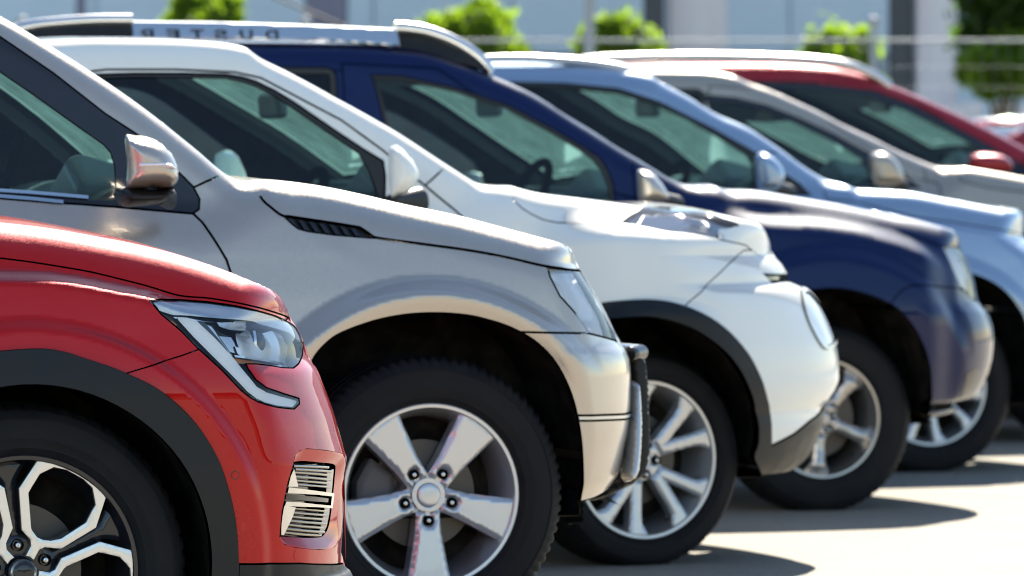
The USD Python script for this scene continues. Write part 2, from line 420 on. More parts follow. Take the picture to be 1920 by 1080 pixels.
    def hit(s, pts):
        """pixels -> (x, z) where their rays meet the body"""
        out = []
        for q in pts:
            if q[0] == 'l': out.append((q[1], q[2])); continue
            o, d = s.lray(q[0], q[1])
            if len(q) > 2:
                t = (q[2] - o[1]) / d[1]; p = o + t * d; out.append((p[0], p[2])); continue
            t = np.linspace((-1.12 - o[1]) / d[1], (.25 - o[1]) / d[1], 500)
            p = o + t[:, None] * d
            f = s.F(p[:, 0], p[:, 1], p[:, 2])
            i = np.argmax(f < 0) if (f < 0).any() else -1
            if i > 0:
                a, b = t[i - 1], t[i]
                for _ in range(2):
                    tt = np.linspace(a, b, 40); ff = s.F(*(o + tt[:, None] * d).T) < 0
                    k = max(int(np.argmax(ff)), 1); a, b = tt[k - 1], tt[k]
                pm = o + b * d; out.append((pm[0], pm[2]))
            else:
                j = int(np.argmin(f[t < (-.2 - o[1]) / d[1]])); pm = p[j]
                out.append((pm[0], pm[2]))
        return np.array(out)
    def hit3(s, pts):
        q = s.hit(pts); y = s.sy(q[:, 0], q[:, 1]); return np.column_stack([q[:, 0], -y, q[:, 1]])
    # --- limits of the side sheet
    def limits(s):
        xs = np.concatenate([np.arange(-s.wb - s.tail + .05, -1.6, .05), np.arange(-1.6, float(s.N(.6)) + .1, .012)])
        zz = np.arange(2.0, .45, -.004)
        X, Z = np.meshgrid(xs, zz, indexing='ij')
        Y = s.sy(X.ravel(), Z.ravel())
        n = s.normal(np.stack([X.ravel(), -Y, Z.ravel()], -1)).reshape(*X.shape, 3)
        Y = Y.reshape(X.shape)
        ok = (Y > .15) & (np.abs(n[..., 1]) > 1.0 * np.maximum(n[..., 2], 0)) & (np.abs(n[..., 1]) > .22)
        s.ex = []
        for i in range(len(xs)):
            j = np.argmax(ok[i])
            if ok[i].any(): s.ex.append((xs[i], zz[j]))
        s.ex = np.array(s.ex)
        yd = np.linspace(0, s.W, 400); s.yD = yd[np.argmax(s.gd(yd) > .24)]
        zs = np.linspace(s.zbot_, 1.2, 60)
        D = np.stack([s.N(zs) - s.g(s.yD), zs], -1)
        s.ztop = Curve1(s.ex)
        front = D[D[:, 1] < s.ztop(np.minimum(D[:, 0], s.ex[-1, 0]))]
        e = s.ex[s.ex[:, 0] < front[-1, 0] - .003]
        s.ex = e
        b0, b1 = (-s.wb - s.tail + .05, s.zbot_), (front[0][0], s.zbot_)
        s.S = Polygon(np.vstack([[b0], front, e[::-1]])).buffer(0)
        s.Sp = Polygon(np.vstack([[(b0[0] - .1, b0[1] - .0)], front + [.06, 0], [(front[-1][0] + .06, front[-1][1] + .06)], (e + [0, .05])[::-1], [(b0[0] - .1, 1.5)]])).buffer(0)
        s.edge = LineString(np.vstack([front, e[::-1]]))
    def lamp_back(s, poly, d0=.03, slope=.55, step=.015):
        """slanting back wall of a lamp, well inside the corner of the body"""
        P, T, _ = tri2d(max(polys(poly.intersection(s.S).buffer(.012)), key=lambda q: q.area), step)
        x0 = P[:, 0].min()
        y = s.sy(np.minimum(P[:, 0], x0 + .02), P[:, 1]) - d0 - slope * (P[:, 0] - x0)
        y = np.maximum(y, .1); x = np.minimum(P[:, 0], s.sx(y, P[:, 1]) - .018)
        V = np.column_stack([x, -y, P[:, 1]])
        a = V[T]; fl = np.cross(a[:, 1] - a[:, 0], a[:, 2] - a[:, 0])[:, 1] > 0
        T[fl] = T[fl][:, ::-1]
        return geo((V, T), True)
    # --- sheets
    def sheet(s, poly, step=.014, off=0., flange=.012, gap=.003, clip=True, hidden_edge=True, surf=True):
        """near-side panel from a polygon in (x, z)"""
        if gap: poly = poly.buffer(-gap, join_style='mitre', mitre_limit=2)
        if clip: poly = poly.intersection(s.S)
        out = []
        for g in polys(poly):
            P, T, rings = tri2d(g, step)
            if len(T) == 0: continue
            y = s.sy(P[:, 0], P[:, 1])
            V = np.stack([P[:, 0], -y, P[:, 1]], -1); n = s.normal(V)
            a = V[T]; fl = (np.cross(a[:, 1] - a[:, 0], a[:, 2] - a[:, 0]) * n[T].mean(1)).sum(1) < 0
            T[fl] = T[fl][:, ::-1]
            V = V - n * off
            if surf: out.append((V, T, n))
            if flange:
                for r in rings:
                    A, nn = V[r], n[r]; B = A - nn * flange; m = len(r)
                    i = np.arange(m); j = (i + 1) % m
                    if hidden_edge:
                        mid = (P[r][i] + P[r][j]) / 2
                        k = shapely.distance(s.edge, shapely.points(mid)) > .002
                        i, j = i[k], j[k]
                    e = A[j] - A[i]; fn = np.cross(e, nn[i]); fn /= np.maximum(np.linalg.norm(fn, axis=1, keepdims=True), 1e-9)
                    W = np.concatenate([A[i], A[j], B[j], B[i]]); q = len(i); t = np.arange(q)
                    F = np.vstack([np.column_stack([t, t + q, t + 2 * q]), np.column_stack([t, t + 2 * q, t + 3 * q])])
                    # outward: away from the polygon
                    test = P[r][i].mean(0) if 0 else None
                    c2 = (P[r][i] + P[r][j]) / 2 + fn[:, [0, 2]] * .002
                    inside = shapely.contains_xy(g, c2[:, 0], c2[:, 1])
                    if inside.mean() > .5: fn = -fn; F = F[:, ::-1]
                    out.append((W, F, np.concatenate([fn] * 4)))
        return join(*out)
    def top(s, poly, step=.02, off=0.):
        """panel seen from above from a polygon in (x, y)"""
        out = []
        for g in polys(poly):
            P, T, rings = tri2d(g, step)
            z = s.sz(P[:, 0], P[:, 1]); V = np.column_stack([P, z]); n = s.normal(V)
            a = V[T]; fl = (np.cross(a[:, 1] - a[:, 0], a[:, 2] - a[:, 0]) * n[T].mean(1)).sum(1) < 0
            T[fl] = T[fl][:, ::-1]
            out.append((V - n * off, T, n))
        return join(*out)
    def top_regions(s):
        """(x, y) regions inside the shoulder line: bonnet, windscreen, roof, rear"""
        xs = s.ex[:, 0]; ys = s.sy(xs, s.ex[:, 1])
        s.ey = np.column_stack([xs, -ys])
        zs = float(s.zh0(s.zh0.x1)) - .015
        s.zsplit = zs
        yy = np.linspace(-s.yD, 0, 20)
        fx = s.sx(yy, np.full_like(yy, zs))
        half = np.vstack([np.column_stack([xs, -ys]), np.column_stack([fx, yy])[1:]])
        fl = half[::-1] * [1, -1]
        s.T = Polygon(np.vstack([half, fl])).buffer(0)
        yy = np.linspace(-.95, .95, 41); xg = np.linspace(s.xh0 - .45, s.zh0.x1, 300)
        X, Y = np.meshgrid(xg, yy, indexing='ij')
        u = 1 - np.clip(np.abs(Y) / .6, 0, 1.6) ** 2
        zt = s.zg(X - s.bulge * np.maximum(u, -1)) + s.crown * u
        d = s.zh(X, np.abs(Y)) > zt
        s.cowl = np.array([(xg[np.argmax(d[:, j])], yy[j]) for j in range(len(yy))])
        m = np.abs(s.cowl[:, 1]) <= .62
        xe = s.cowl[m][0, 0]
        s.cowl[~m, 0] = xe
    def fascia(s, zlo, zhi, step=.03, off=0., y1=None):
        y1 = s.yD if y1 is None else y1
        P, T, _ = tri2d(sbox(-y1, zlo, y1, zhi), step)
        x = s.sx(P[:, 0], P[:, 1]); V = np.column_stack([x, P]); n = s.normal(V)
        a = V[T]; fl = (np.cross(a[:, 1] - a[:, 0], a[:, 2] - a[:, 0]) * n[T].mean(1)).sum(1) < 0
        T[fl] = T[fl][:, ::-1]
        return V - n * off, T, n
# ------------------------------------------------------------------ wheels (built in u, v, w: w points out of the car)
UVW = np.array([[1.0, 0, 0], [0, 0, -1.0], [0, 1.0, 0]])          # (u, v, w) -> (x, y, z) for the near side
def polar(r, a): return (r * math.cos(math.radians(a)), r * math.sin(math.radians(a)))
def sector(r0, r1, a0, a1, n=14):
    return [polar(r1, a) for a in np.linspace(a0, a1, n)] + [polar(r0, a) for a in np.linspace(a1, a0, n)]
def wheel_parts(path, R, Rr, width, design, face, tread=False):
    """fills the wheel prim with tyre, rim, spokes, bolts, disc; Rr = visible rim edge"""
    sw = R - Rr
    prof = [(Rr - .012, -.012), (Rr - .002, -.004), (Rr + .006, .004), (Rr + sw * .12, .010), (Rr + sw * .16, .009), (Rr + sw * .30, .016), (Rr + sw * .34, .0145), (Rr + sw * .5, .016), (Rr + sw * .68, .011), (Rr + sw * .71, .013),
            (Rr + sw * .84, .004), (R - .010, -.006), (R - .004, -.013), (R, -.022)]
    grooves = [.18, .40, .60, .82] if not tread else [.22, .5, .78]
    w0, w1 = -.022, -.022 - width + .04
    for gq in grooves:
        wg = w0 + (w1 - w0) * gq
        prof += [(R, wg + .006), (R - .008, wg + .004), (R - .008, wg - .004), (R, wg - .006)]
    prof += [(R, w1), (R - .012, w1 - .014), (Rr + sw * .5, w1 - .03), (Rr - .01, w1 - .01)]
    n = 400 if tread else 300
    def mod(j, k):
        if 10 <= j <= 13 or j >= len(prof) - 4 and j < len(prof) - 2:
            if tread: return np.where((k % 5) < 2, -.0055, 0.0) * (1 if j >= 12 else .5)
            return np.where((k % 5) < 1, -.005, 0.0) if j in (12, 13) else np.zeros(len(k))
        return np.zeros(len(k))
    put(path, 'tyre', moved(revolve(prof, n, mod), UVW), 'rubber')
    rm = {'red': 'gloss_black', 'gold': 'alloy_gold'}.get(design, 'alloy')
    rim = [(Rr - .001, -.010), (Rr - .001, -.001), (Rr - .004, .002), (Rr - .012, .001), (Rr - .016, -.006), (Rr - .022, -.03), (Rr - .035, -.06), (Rr - .04, -.15)]
    put(path, 'rim', moved(revolve(rim, 128), UVW), rm)
    put(path, 'barrel_back', moved(revolve([(Rr - .038, -.15), (.0005, -.155)], 64), UVW), 'liner')
    put(path, 'brake_disc', moved(revolve([(.06, -.085), (.142, -.085), (.142, -.108), (.06, -.108)], 64), UVW), 'disc')
    put(path, 'brake_hub', moved(revolve([(.0005, -.06), (.068, -.06), (.074, -.085)], 48), UVW), 'caliper')
    ca = [polar(r, a) for r, a in ((.10, 150), (.165, 148), (.175, 170), (.175, 190), (.165, 212), (.10, 210))]
    put(path, 'brake_caliper', moved(relief(Polygon(ca).buffer(.006), .01, lambda u, v: np.full_like(u, -.062), .06, .012), UVW), 'caliper')
    hubr = face.get('cap', .03)
    rr = Rr - .010
    if design == 'five':                     # five broad spokes
        A0 = face['a0']; sp = []
        for k in range(5):
            a = A0 + 72 * k; ca_, sa = math.cos(math.radians(a)), math.sin(math.radians(a))
            L = lambda t, h: (t * ca_ - h * sa, t * sa + h * ca_)
            w = face['w']
            q = [L(0, -w[0]), L(.06, -w[1]), L(.10, -w[2]), L(rr * .82, -w[3]), L(rr * .93, -w[4]), L(rr + .004, -w[5]), L(rr + .006, 0), L(rr + .004, w[5]), L(rr * .93, w[4]), L(rr * .82, w[3]), L(.10, w[2]), L(.06, w[1]), L(0, w[0])]
            sp.append(Polygon(q).buffer(.004).buffer(-.004))
        disc = Point(0, 0).buffer(.044, 32)
        holes = unary_union([Point(polar(face['bolt'], A0 + 72 * k)).buffer(.0125, 16) for k in range(5)])
        dish = lambda u, v: -.020 + .014 * np.clip((np.hypot(u, v) - .05) / (rr - .05), 0, 1) ** .8
        for k in range(5):
            put(path, 'spoke', moved(relief(sp[k].difference(disc).difference(holes), .009, dish, .050, .011), UVW), rm)
        put(path, 'wheel_centre', moved(relief(disc.difference(holes).difference(Point(0, 0).buffer(hubr + .001, 32)), .008, lambda u, v: np.full_like(u, -.0205), .045, .0015), UVW), rm)
        ba = [A0 + 72 * k for k in range(5)]
    elif design == 'double':                 # five pairs of slim spokes
        sp, holes = [], None
        for k in range(5):
            for sg in (-1, 1):
                a = face['a0'] + 72 * k + sg * face['da']; ca_, sa = math.cos(math.radians(a)), math.sin(math.radians(a))
                off = -sg * face.get('off', .012)
                L = lambda t, h: (t * ca_ - (h + off * (1 - t / rr)) * sa, t * sa + (h + off * (1 - t / rr)) * ca_)
                w = face['w']
                q = [L(.02, -w), L(rr * .72, -w * 1.02), L(rr * .84, -w * (1.1 if sg > 0 else 1.2)), L(rr * .95, -w * (1.15 if sg > 0 else 2.2)), L(rr + .005, -w * (1.2 if sg > 0 else 2.9)),
                     L(rr + .005, w * (1.2 if sg < 0 else 2.9)), L(rr * .95, w * (1.15 if sg < 0 else 2.2)), L(rr * .84, w * (1.1 if sg < 0 else 1.2)), L(rr * .72, w * 1.02), L(.02, w)]
                sp.append(Polygon(q).buffer(.003).buffer(-.003))
        disc = Point(0, 0).buffer(.064, 40)
        ba = [face['a0'] + 36 + 72 * k for k in range(5)]
        holes = unary_union([Point(polar(.047, a)).buffer(.012, 16) for a in ba])
        dish = lambda u, v: -.024 + .018 * np.clip((np.hypot(u, v) - .05) / (rr - .05), 0, 1)
        for q in sp: put(path, 'spoke', moved(relief(q.difference(disc), .008, dish, .040, .007), UVW), rm)
        put(path, 'wheel_centre', moved(relief(disc.difference(holes).difference(Point(0, 0).buffer(hubr + .001, 32)), .008, lambda u, v: np.full_like(u, -.025), .05, .006), UVW), rm)
    elif design == 'red':                    # black wheel with five machined loops
        A0, r8 = face['a0'], (Rr - .004) / 814.0
        for k in range(5):
            a = A0 + 72 * k
            PQ = lambda L_: [polar(r * r8, a + t) for r, t in L_]
            outer = [polar((Rr - .005), a + t) for t in np.linspace(20, -19, 12)] + PQ([(603, -31), (318, -31)]) + PQ([(235, -14), (195, -9), (110, -16), (110, 16), (195, 9), (235, 14), (295, 29), (585, 31)])
            hole = PQ([(770, 12), (781, 5), (781, -5), (770, -12), (700, -20), (648, -21.5), (567, -25), (359, -22.5), (290, -15), (262, -5), (259, 5), (290, 15), (311, 18), (556, 25), (600, 23), (700, 19)])
            po = Polygon(outer).difference(Polygon(hole).buffer(-.0015)).difference(Point(0, 0).buffer(.036, 32))
            dish = lambda u, v: -.012 + .010 * np.clip((np.hypot(u, v) - .05) / .19, 0, 1)
            put(path, 'spoke', moved(relief(po, .006, dish, .004, .0012), UVW), 'alloy_cut')
            po2 = Polygon(outer).buffer(.0012).difference(Polygon(hole).buffer(-.0030))
            put(path, 'spoke_side', moved(relief(po2.difference(Point(0, 0).buffer(.034, 24)), .008, lambda u, v: dish(u, v) - .0035, .040, .002), UVW), 'gloss_black')
            b = a + 36; c_, s_ = math.cos(math.radians(b)), math.sin(math.radians(b))
            L = lambda t, h: (t * c_ - h * s_, t * s_ + h * c_)
            put(path, 'back_spoke', moved(relief(Polygon([L(.03, -.02), L(.09, -.016), L(rr * .80, -.018), L(rr, -.05), L(rr, .05), L(rr * .80, .018), L(.09, .016), L(.03, .02)]), .01, lambda u, v: np.full_like(u, -.034), .035, .006), UVW), 'gloss_black')
        ba = [A0 + 36 + 72 * k for k in range(5)]; face['bolt'] = .057
        put(path, 'wheel_centre', moved(relief(Point(0, 0).buffer(.078, 40).difference(Point(0, 0).buffer(hubr, 32)), .01, lambda u, v: np.full_like(u, -.030), .04, .004), UVW), 'gloss_black')
        put(path, 'cap_ring', moved(revolve([(hubr + .004, -.02), (hubr + .004, .004), (hubr + .001, .007), (hubr - .002, .004), (hubr - .002, -.01)], 48), UVW), 'satin')
    else:                                    # gold grey: five spokes that flare towards the rim
        A0 = face['a0']; sp = []
        for k in range(5):
            a = A0 + 72 * k; c_, s_ = math.cos(math.radians(a)), math.sin(math.radians(a))
            L = lambda t, h: (t * c_ - h * s_, t * s_ + h * c_)
            for lo, hi, w1 in (((0, .020), (0, .047), 0),):
                q = [L(.03, -.026), L(.09, -.019), L(rr * .75, -.026), L(rr * .9, -.042), L(rr + .004, -.060), L(rr + .005, 0), L(rr + .004, .060), L(rr * .9, .042), L(rr * .75, .026), L(.09, .019), L(.03, .026)]
            sp.append(Polygon(q).buffer(.004).buffer(-.004))
            def dish(u, v, c_=c_, s_=s_):
                h = np.abs(-u * s_ + v * c_); t = u * c_ + v * s_
                return -.020 + .012 * np.clip(t / rr, 0, 1) + .010 * np.clip((t / rr - .55) / .25, 0, 1) * np.clip(1 - h / .03, 0, 1) - .012 * np.clip((t / rr - .84) / .08, 0, 1)
            put(path, 'spoke', moved(relief(sp[-1].difference(Point(0, 0).buffer(.058, 32)), .009, dish, .05, .008), UVW), rm)
        ba = [A0 + 36 + 72 * k for k in range(5)]
        holes = unary_union([Point(polar(.048, q)).buffer(.012, 16) for q in ba])
        put(path, 'wheel_centre', moved(relief(Point(0, 0).buffer(.062, 40).difference(holes).difference(Point(0, 0).buffer(hubr + .001, 32)), .008, lambda u, v: np.full_like(u, -.018), .045, .006), UVW), rm)
    br = face.get('bolt', .048)
    for a in ba:
        u, v = polar(br, a)
        well = revolve([(.0125, -.018), (.0125, -.05), (.0005, -.05)], 20)
        nut = revolve([(.0085, -.05), (.0085, -.026), (.0065, -.021), (.0005, -.019)], 6)
        nut2 = revolve([(.0066, -.021), (.005, -.0175), (.0005, -.0165)], 16)
        put(path, 'bolt_well', moved(moved(well, None, (u, v, 0)), UVW), 'liner')
        put(path, 'wheel_bolt', moved(moved(join(nut, nut2), None, (u, v, 0)), UVW), 'satin')
    capw = {'red': .002, 'five': -.020, 'double': -.022}.get(design, -.014)
    put(path, 'hub_cap', moved(revolve([(hubr, capw - .02), (hubr, capw), (hubr - .003, capw + .003), (hubr * .6, capw + .0045), (.0005, capw + .005)], 40), UVW), face.get('cap_mat', rm))
    # valve
    u, v = polar(Rr - .035, ba[0] + 12)
    put(path, 'valve', moved(tube([(u, v, -.04), (u * .97, v * .97, -.018)], .004, 8), UVW), 'seal')

# ------------------------------------------------------------------ generic car assembly
def wheels(car, P, design, face, Rr, width=.22, steer=0, tread=False, z=None):
    z = car.R - .008 if z is None else z
    w = thing('wheel', None, None, (0, -car.yh, z), steer, parent=P)
    wheel_parts(w, car.R, Rr, width, design, face, tread)
    for x, y, rz in ((-car.wb, -car.yh, 0), (0, car.yh, 180 + steer), (-car.wb, car.yh, 180)):
        q = thing('wheel', None, None, (x, y, z), rz, parent=P)
        p = stage.GetPrimAtPath(q); p.GetReferences().AddInternalReference(Sdf.Path(w)); p.SetInstanceable(True)
def arch_poly(car, front_pts, rear_r=None):
    """openings in the side sheet over both wheels, (x, z)"""
    f = Polygon(front_pts).buffer(0)
    r = rear_r or (car.R + .065)
    a = np.linspace(0, math.pi, 40)
    rear = Polygon([(-car.wb + r * math.cos(t), car.R + r * math.sin(t)) for t in a] + [(-car.wb - r, .1), (-car.wb + r, .1)])
    return f, rear
def arch_liner(car, P, poly):
    ring = shapely.segmentize(poly.exterior, .02); c = np.array(ring.coords)[:, :2]
    c = c[(c[:, 1] > car.zbot_ - .01)]
    k = np.argmax(np.linalg.norm(np.diff(c, axis=0), axis=1)) + 1
    c = np.vstack([c[k:], c[:k]])
    y = car.sy(c[:, 0], np.maximum(c[:, 1], car.zbot_ + .02)) - .013
    ins = np.array(poly.centroid.coords[0])
    rows = [np.column_stack([c[:, 0], -y, c[:, 1]])]
    d = c - ins; d /= np.linalg.norm(d, axis=1)[:, None]
    rows.append(np.column_stack([c[:, 0] + d[:, 0] * .02, -(y - .05), c[:, 1] + d[:, 1] * .02]))
    rows.append(np.column_stack([c[:, 0] + d[:, 0] * .02, -np.full(len(c), .42), c[:, 1] + d[:, 1] * .02]))
    n = len(c); V = np.vstack(rows); F = []
    for r in range(2):
        i = np.arange(n - 1) + r * n
        F += [np.column_stack([i, i + n, i + 1]), np.column_stack([i + 1, i + n, i + n + 1])]
    back = trimesh.Trimesh(V, np.vstack(F), process=False)
    pb, tb, _ = tri2d(poly.buffer(.02).intersection(sbox(-9, car.zbot_, 9, 9)), .06)
    return join(geo(back, 60), geo(trimesh.Trimesh(np.column_stack([pb[:, 0], np.full(len(pb), -.43), pb[:, 1]]), tb, process=False), True))

def cabin(car, P, wheel_px, seat_x=-1.62, cowl_px=None, roof_z=1.6, steer_y=-.36, mirror_px=None, dash_z=None, binn=True, steer_r=.185, tilt=27):
    zb = float(car.zb(-1.0)) if dash_z is None else dash_z
    xc = float(car.cowl[len(car.cowl) // 2, 0])
    xe = float(car.cowl[0, 0])
    # dashboard
    xm = lambda px: car.plane(px[0], px[1], steer_y)
    sx_, sz_ = xm(wheel_px)
    d0 = [(xc - .10, zb + .0), (xe - .05, zb + .035), (xe - .25, zb + .055), (sx_ + .20, zb + .03), (sx_ + .13, zb - .02), (sx_ + .14, zb - .16), (sx_ + .24, zb - .30), (xc - .1, zb - .35)]
    pts = []
    for y in (-.70, .70): pts.append(y)
    out = []
    g = Polygon(crom(d0, 6, True)).buffer(-.01).buffer(.01)
    e = trimesh.creation.extrude_polygon(g, 1.36)
    v = np.array(e.vertices); v = np.column_stack([v[:, 0], v[:, 2] - .68, v[:, 1]])
    put(P, 'dashboard', geo(trimesh.Trimesh(v, np.array(e.faces)[:, ::-1]), 40), 'dark_int')
    if binn:
        put(P, 'instrument_hood', hull([(sx_ + .16, steer_y - .15, zb + .02, .035), (sx_ + .16, steer_y + .15, zb + .02, .035), (sx_ + .17, steer_y, zb + .075, .045), (sx_ + .40, steer_y - .17, zb + .0, .04), (sx_ + .40, steer_y + .17, zb + .0, .04), (sx_ + .36, steer_y, zb + .04, .03)]), 'dark_int')
    # steering wheel
    a = np.linspace(0, 2 * math.pi, 49)[:-1]
    t = math.radians(tilt)
    ax1 = np.array([0, 1.0, 0]); ax2 = np.array([math.sin(t), 0, math.cos(t)])
    ctr = np.array([sx_, steer_y, sz_]) - ax2 * steer_r
    nrm = np.cross(ax2, ax1)
    V, F, Nn = [], [], []
    for i, q in enumerate(a):
        rad = ax1 * math.sin(q) + ax2 * math.cos(q)
        for k in range(12):
            w = 2 * math.pi * k / 12; dd = rad * math.cos(w) + nrm * math.sin(w)
            V.append(ctr + rad * steer_r + dd * .0165); Nn.append(dd)
    for i in range(48):
        for k in range(12):
            A, B, C, D = i * 12 + k, i * 12 + (k + 1) % 12, ((i + 1) % 48) * 12 + (k + 1) % 12, ((i + 1) % 48) * 12 + k
            F += [(A, B, C), (A, C, D)]
    rimg = (np.array(V), np.array(F), np.array(Nn))
    fw = np.array([math.cos(t), 0, -math.sin(t)])
    spk = []
    for q in (math.pi / 2, -math.pi / 2, math.pi):
        rad = ax1 * math.sin(q) + ax2 * math.cos(q)
        p0, p1 = ctr + fw * .03, ctr + rad * steer_r
        spk.append(hull([(*p0, .022), (*p1, .012)]))
    hubg = hull([(*(ctr + fw * .02 + ax1 * .06 + ax2 * .03), .03), (*(ctr + fw * .02 - ax1 * .06 + ax2 * .03), .03), (*(ctr + fw * .02 - ax2 * .05), .035)])
    col = tube([ctr + fw * .02, ctr + fw * .30], .035)
    put(P, 'steering_wheel', join(rimg, *spk, hubg, col), 'steer')
    # seats
    for y in (-.37, .37):
        st = seat_x
        back = hull([(st - .02, y - .19, .55, .06), (st - .02, y + .19, .55, .06), (st - .20, y - .17, 1.12, .055), (st - .20, y + .17, 1.12, .055)])
        base = hull([(st, y - .2, .52, .07), (st, y + .2, .52, .07), (st + .48, y - .19, .58, .06), (st + .48, y + .19, .58, .06)])
        head = hull([(st - .22, y - .09, 1.27, .045), (st - .22, y + .09, 1.27, .045), (st - .24, y - .08, 1.38, .04), (st - .24, y + .08, 1.38, .04)])
        rods = join(tube([(st - .20, y - .05, 1.1), (st - .22, y - .05, 1.3)], .007), tube([(st - .20, y + .05, 1.1), (st - .22, y + .05, 1.3)], .007))
        put(P, 'seat', join(back, base), 'cloth'); put(P, 'headrest', join(head, rods), 'cloth')
    bx = seat_x - .85
    put(P, 'rear_seat', join(hull([(bx, -.6, .55, .07), (bx, .6, .55, .07), (bx - .2, -.58, 1.05, .06), (bx - .2, .58, 1.05, .06)]), hull([(bx, -.6, .5, .07), (bx, .6, .5, .07), (bx + .45, -.6, .52, .07), (bx + .45, .6, .52, .07)])), 'cloth')
    put(P, 'cabin_floor', cbox((-car.wb - .4, -.70, .30), (xc - .05, .70, .34)), 'dark_int')
    # inside mirror
    if mirror_px:
        x, z = car.plane(mirror_px[0], mirror_px[1], 0.0)
        m = hull([(x, -.11, z, .018), (x, .11, z, .018), (x - .005, -.10, z + .045, .018), (x - .005, .10, z + .045, .018)])
        st = tube([(x + .01, 0, z + .03), (x + .07, 0, z + .08)], .012)
        put(P, 'inside_mirror', join(m, st), 'dark_int')

def assemble(car, P, spec):
    """side sheets, bonnet, roof, glass. spec['panels'] = [(name, polygon (x, z), material, options)] taken in order from the near side"""
    car.limits(); car.top_regions()
    af, ar = arch_poly(car, spec['arch'](car))
    pre = spec['panels'](car)
    rest = car.Sp.difference(af).difference(ar)
    body_m = spec['paint']; step = spec.get('step', .014)
    covered = []
    inner = []
    for name, poly, m, o in pre + [('side_body', None, body_m, {})]:
        piece = rest if poly is None else rest.intersection(poly.buffer(0))
        if poly is not None: rest = rest.difference(poly.buffer(0))
        g = car.sheet(piece, o.get('step', step), o.get('off', 0.), o.get('flange', .012), o.get('gap', spec.get('gap', .003)))
        if o.get('skip'): continue
        if name == 'bonnet': bon = g; continue
        if len(g[1]) == 0: continue
        if o.get('front_only'):
            put(P, name, g, m, o.get('label')); continue
        put2(P, name, g, m, o.get('label'))
        if 'glass' not in name and not o.get('noliner'): inner.append(piece)
    # bonnet = side strip + top + mirrored strip
    T = car.T
    cw = car.cowl
    big = [(3, 1.2), (3, -1.2)]
    line = [tuple(q) for q in cw]
    front = Polygon([(x + .055, y) for x, y in line] + big).buffer(0)
    behind = Polygon([(x, y) for x, y in line] + [(-9, 1.2), (-9, -1.2)]).buffer(0)
    strip = T.difference(front).difference(behind).intersection(sbox(-9, -.50, 9, .50)); front = front.union(T.difference(behind).difference(strip))
    hood_zone = T.intersection(front)
    for name, poly, m, off in (spec['top_parts'](car) if 'top_parts' in spec else []):
        far = shapely.affinity.scale(poly, 1, -1, origin=(0, 0))
        if name[0] != '+':
            hood_zone = hood_zone.difference(poly.buffer(.002)).difference(far.buffer(.002))
        for q in polys(poly.intersection(T)) + polys(far.intersection(T)): put(P, name.strip('+'), car.top(q, .01, off), m)
    bt = car.top(hood_zone, spec.get('top_step', .02))
    xb = spec.get('bonnet_back')
    put(P, 'bonnet', join(bon, mir(bon), bt) if any(q[0] == 'bonnet' for q in pre) else bt, spec.get('bonnet_paint', body_m))
    put(P, 'cowl_panel', car.top(strip, .03, .012), 'plastic')
    # windscreen and roof: glass inside the pillars
    xr = spec['roof_front']                       # x of the roof's front edge on the centre line
    zone = T.intersection(behind)
    inset = zone.buffer(-spec.get('pillar', .05))
    rf = Polygon([(xr - .05 * (abs(y) / .6) ** 2, y) for y in np.linspace(-1, 1, 21)] + [(3, 1), (3, -1)])
    xrb = spec.get('roof_back', -car.wb - .25)
    wind = inset.intersection(rf).buffer(-.004)
    rear = inset.intersection(sbox(-9, -1, xrb, 1)).buffer(-.01)
    put(P, 'roof', car.top(zone.difference(wind).difference(rear), spec.get('top_step', .02)), spec.get('roof_paint', body_m))
    put(P, 'windscreen', car.top(wind, .03, .003), 'wind_glass')
    if not rear.is_empty: put(P, 'rear_window', car.top(rear, .04, .003), 'dark_glass')
    band = wind.difference(wind.buffer(-.022))
    put(P, 'windscreen_seal', car.top(band.intersection(sbox(-9, -1, 9, 1)), .03, .006), 'seal')
    roof_lin = zone.difference(wind.buffer(-.03)).difference(rear)
    put(P, 'headliner', car.top(roof_lin, .04, .03), 'grey_int')
    # dark shell behind the shut lines, cut out at the windows
    lin = unary_union([p.buffer(.006) for p in inner]) if inner else None
    if lin is not None:
        for gl in spec.get('openings', lambda c: [])(car): lin = lin.difference(gl.buffer(.010))
        g = car.sheet(lin.difference(af.buffer(.01)).difference(ar.buffer(.01)), .03, .022, 0, 0)
        put2(P, 'inner_shell', g, 'liner')
    # nose and tail closing panels
    put(P, 'front_fascia', car.fascia(car.zbot_, car.zsplit, .03), spec.get('fascia_paint', body_m))
    gz = spec.get('grille', (car.zsplit - .22, car.zsplit - .06))
    put(P, 'grille', car.fascia(gz[0], gz[1], .03, -.003, car.yD * .72), 'gloss_black')
    x0 = -car.wb - car.tail
    put(P, 'tail_panel', cbox((x0 + .0, -car.W + .12, car.zbot_), (x0 + .07, car.W - .12, float(car.zb(x0 + .1)))), body_m)
    for q in (af, ar):
        put2(P, 'wheel_arch_liner', arch_liner(car, P, q), 'liner')
    xf = float(car.N(.35)) - .30
    put(P, 'underbody', cbox((-car.wb - car.tail + .2, -.44, .20), (xf, .44, .26)), 'liner')
    for s_ in (-1, 1): put(P, 'sill_floor', cbox((-car.wb + .45, s_ * .60 - .17, .22), (-.47, s_ * .60 + .17, .26)), 'liner')
    put(P, 'firewall', cbox((float(car.cowl[20, 0]) - .02, -.72, .3), (float(car.cowl[20, 0]), .72, float(car.zh(np.array(car.cowl[20, 0]), 0.)) - .06)), 'liner')
    return rest
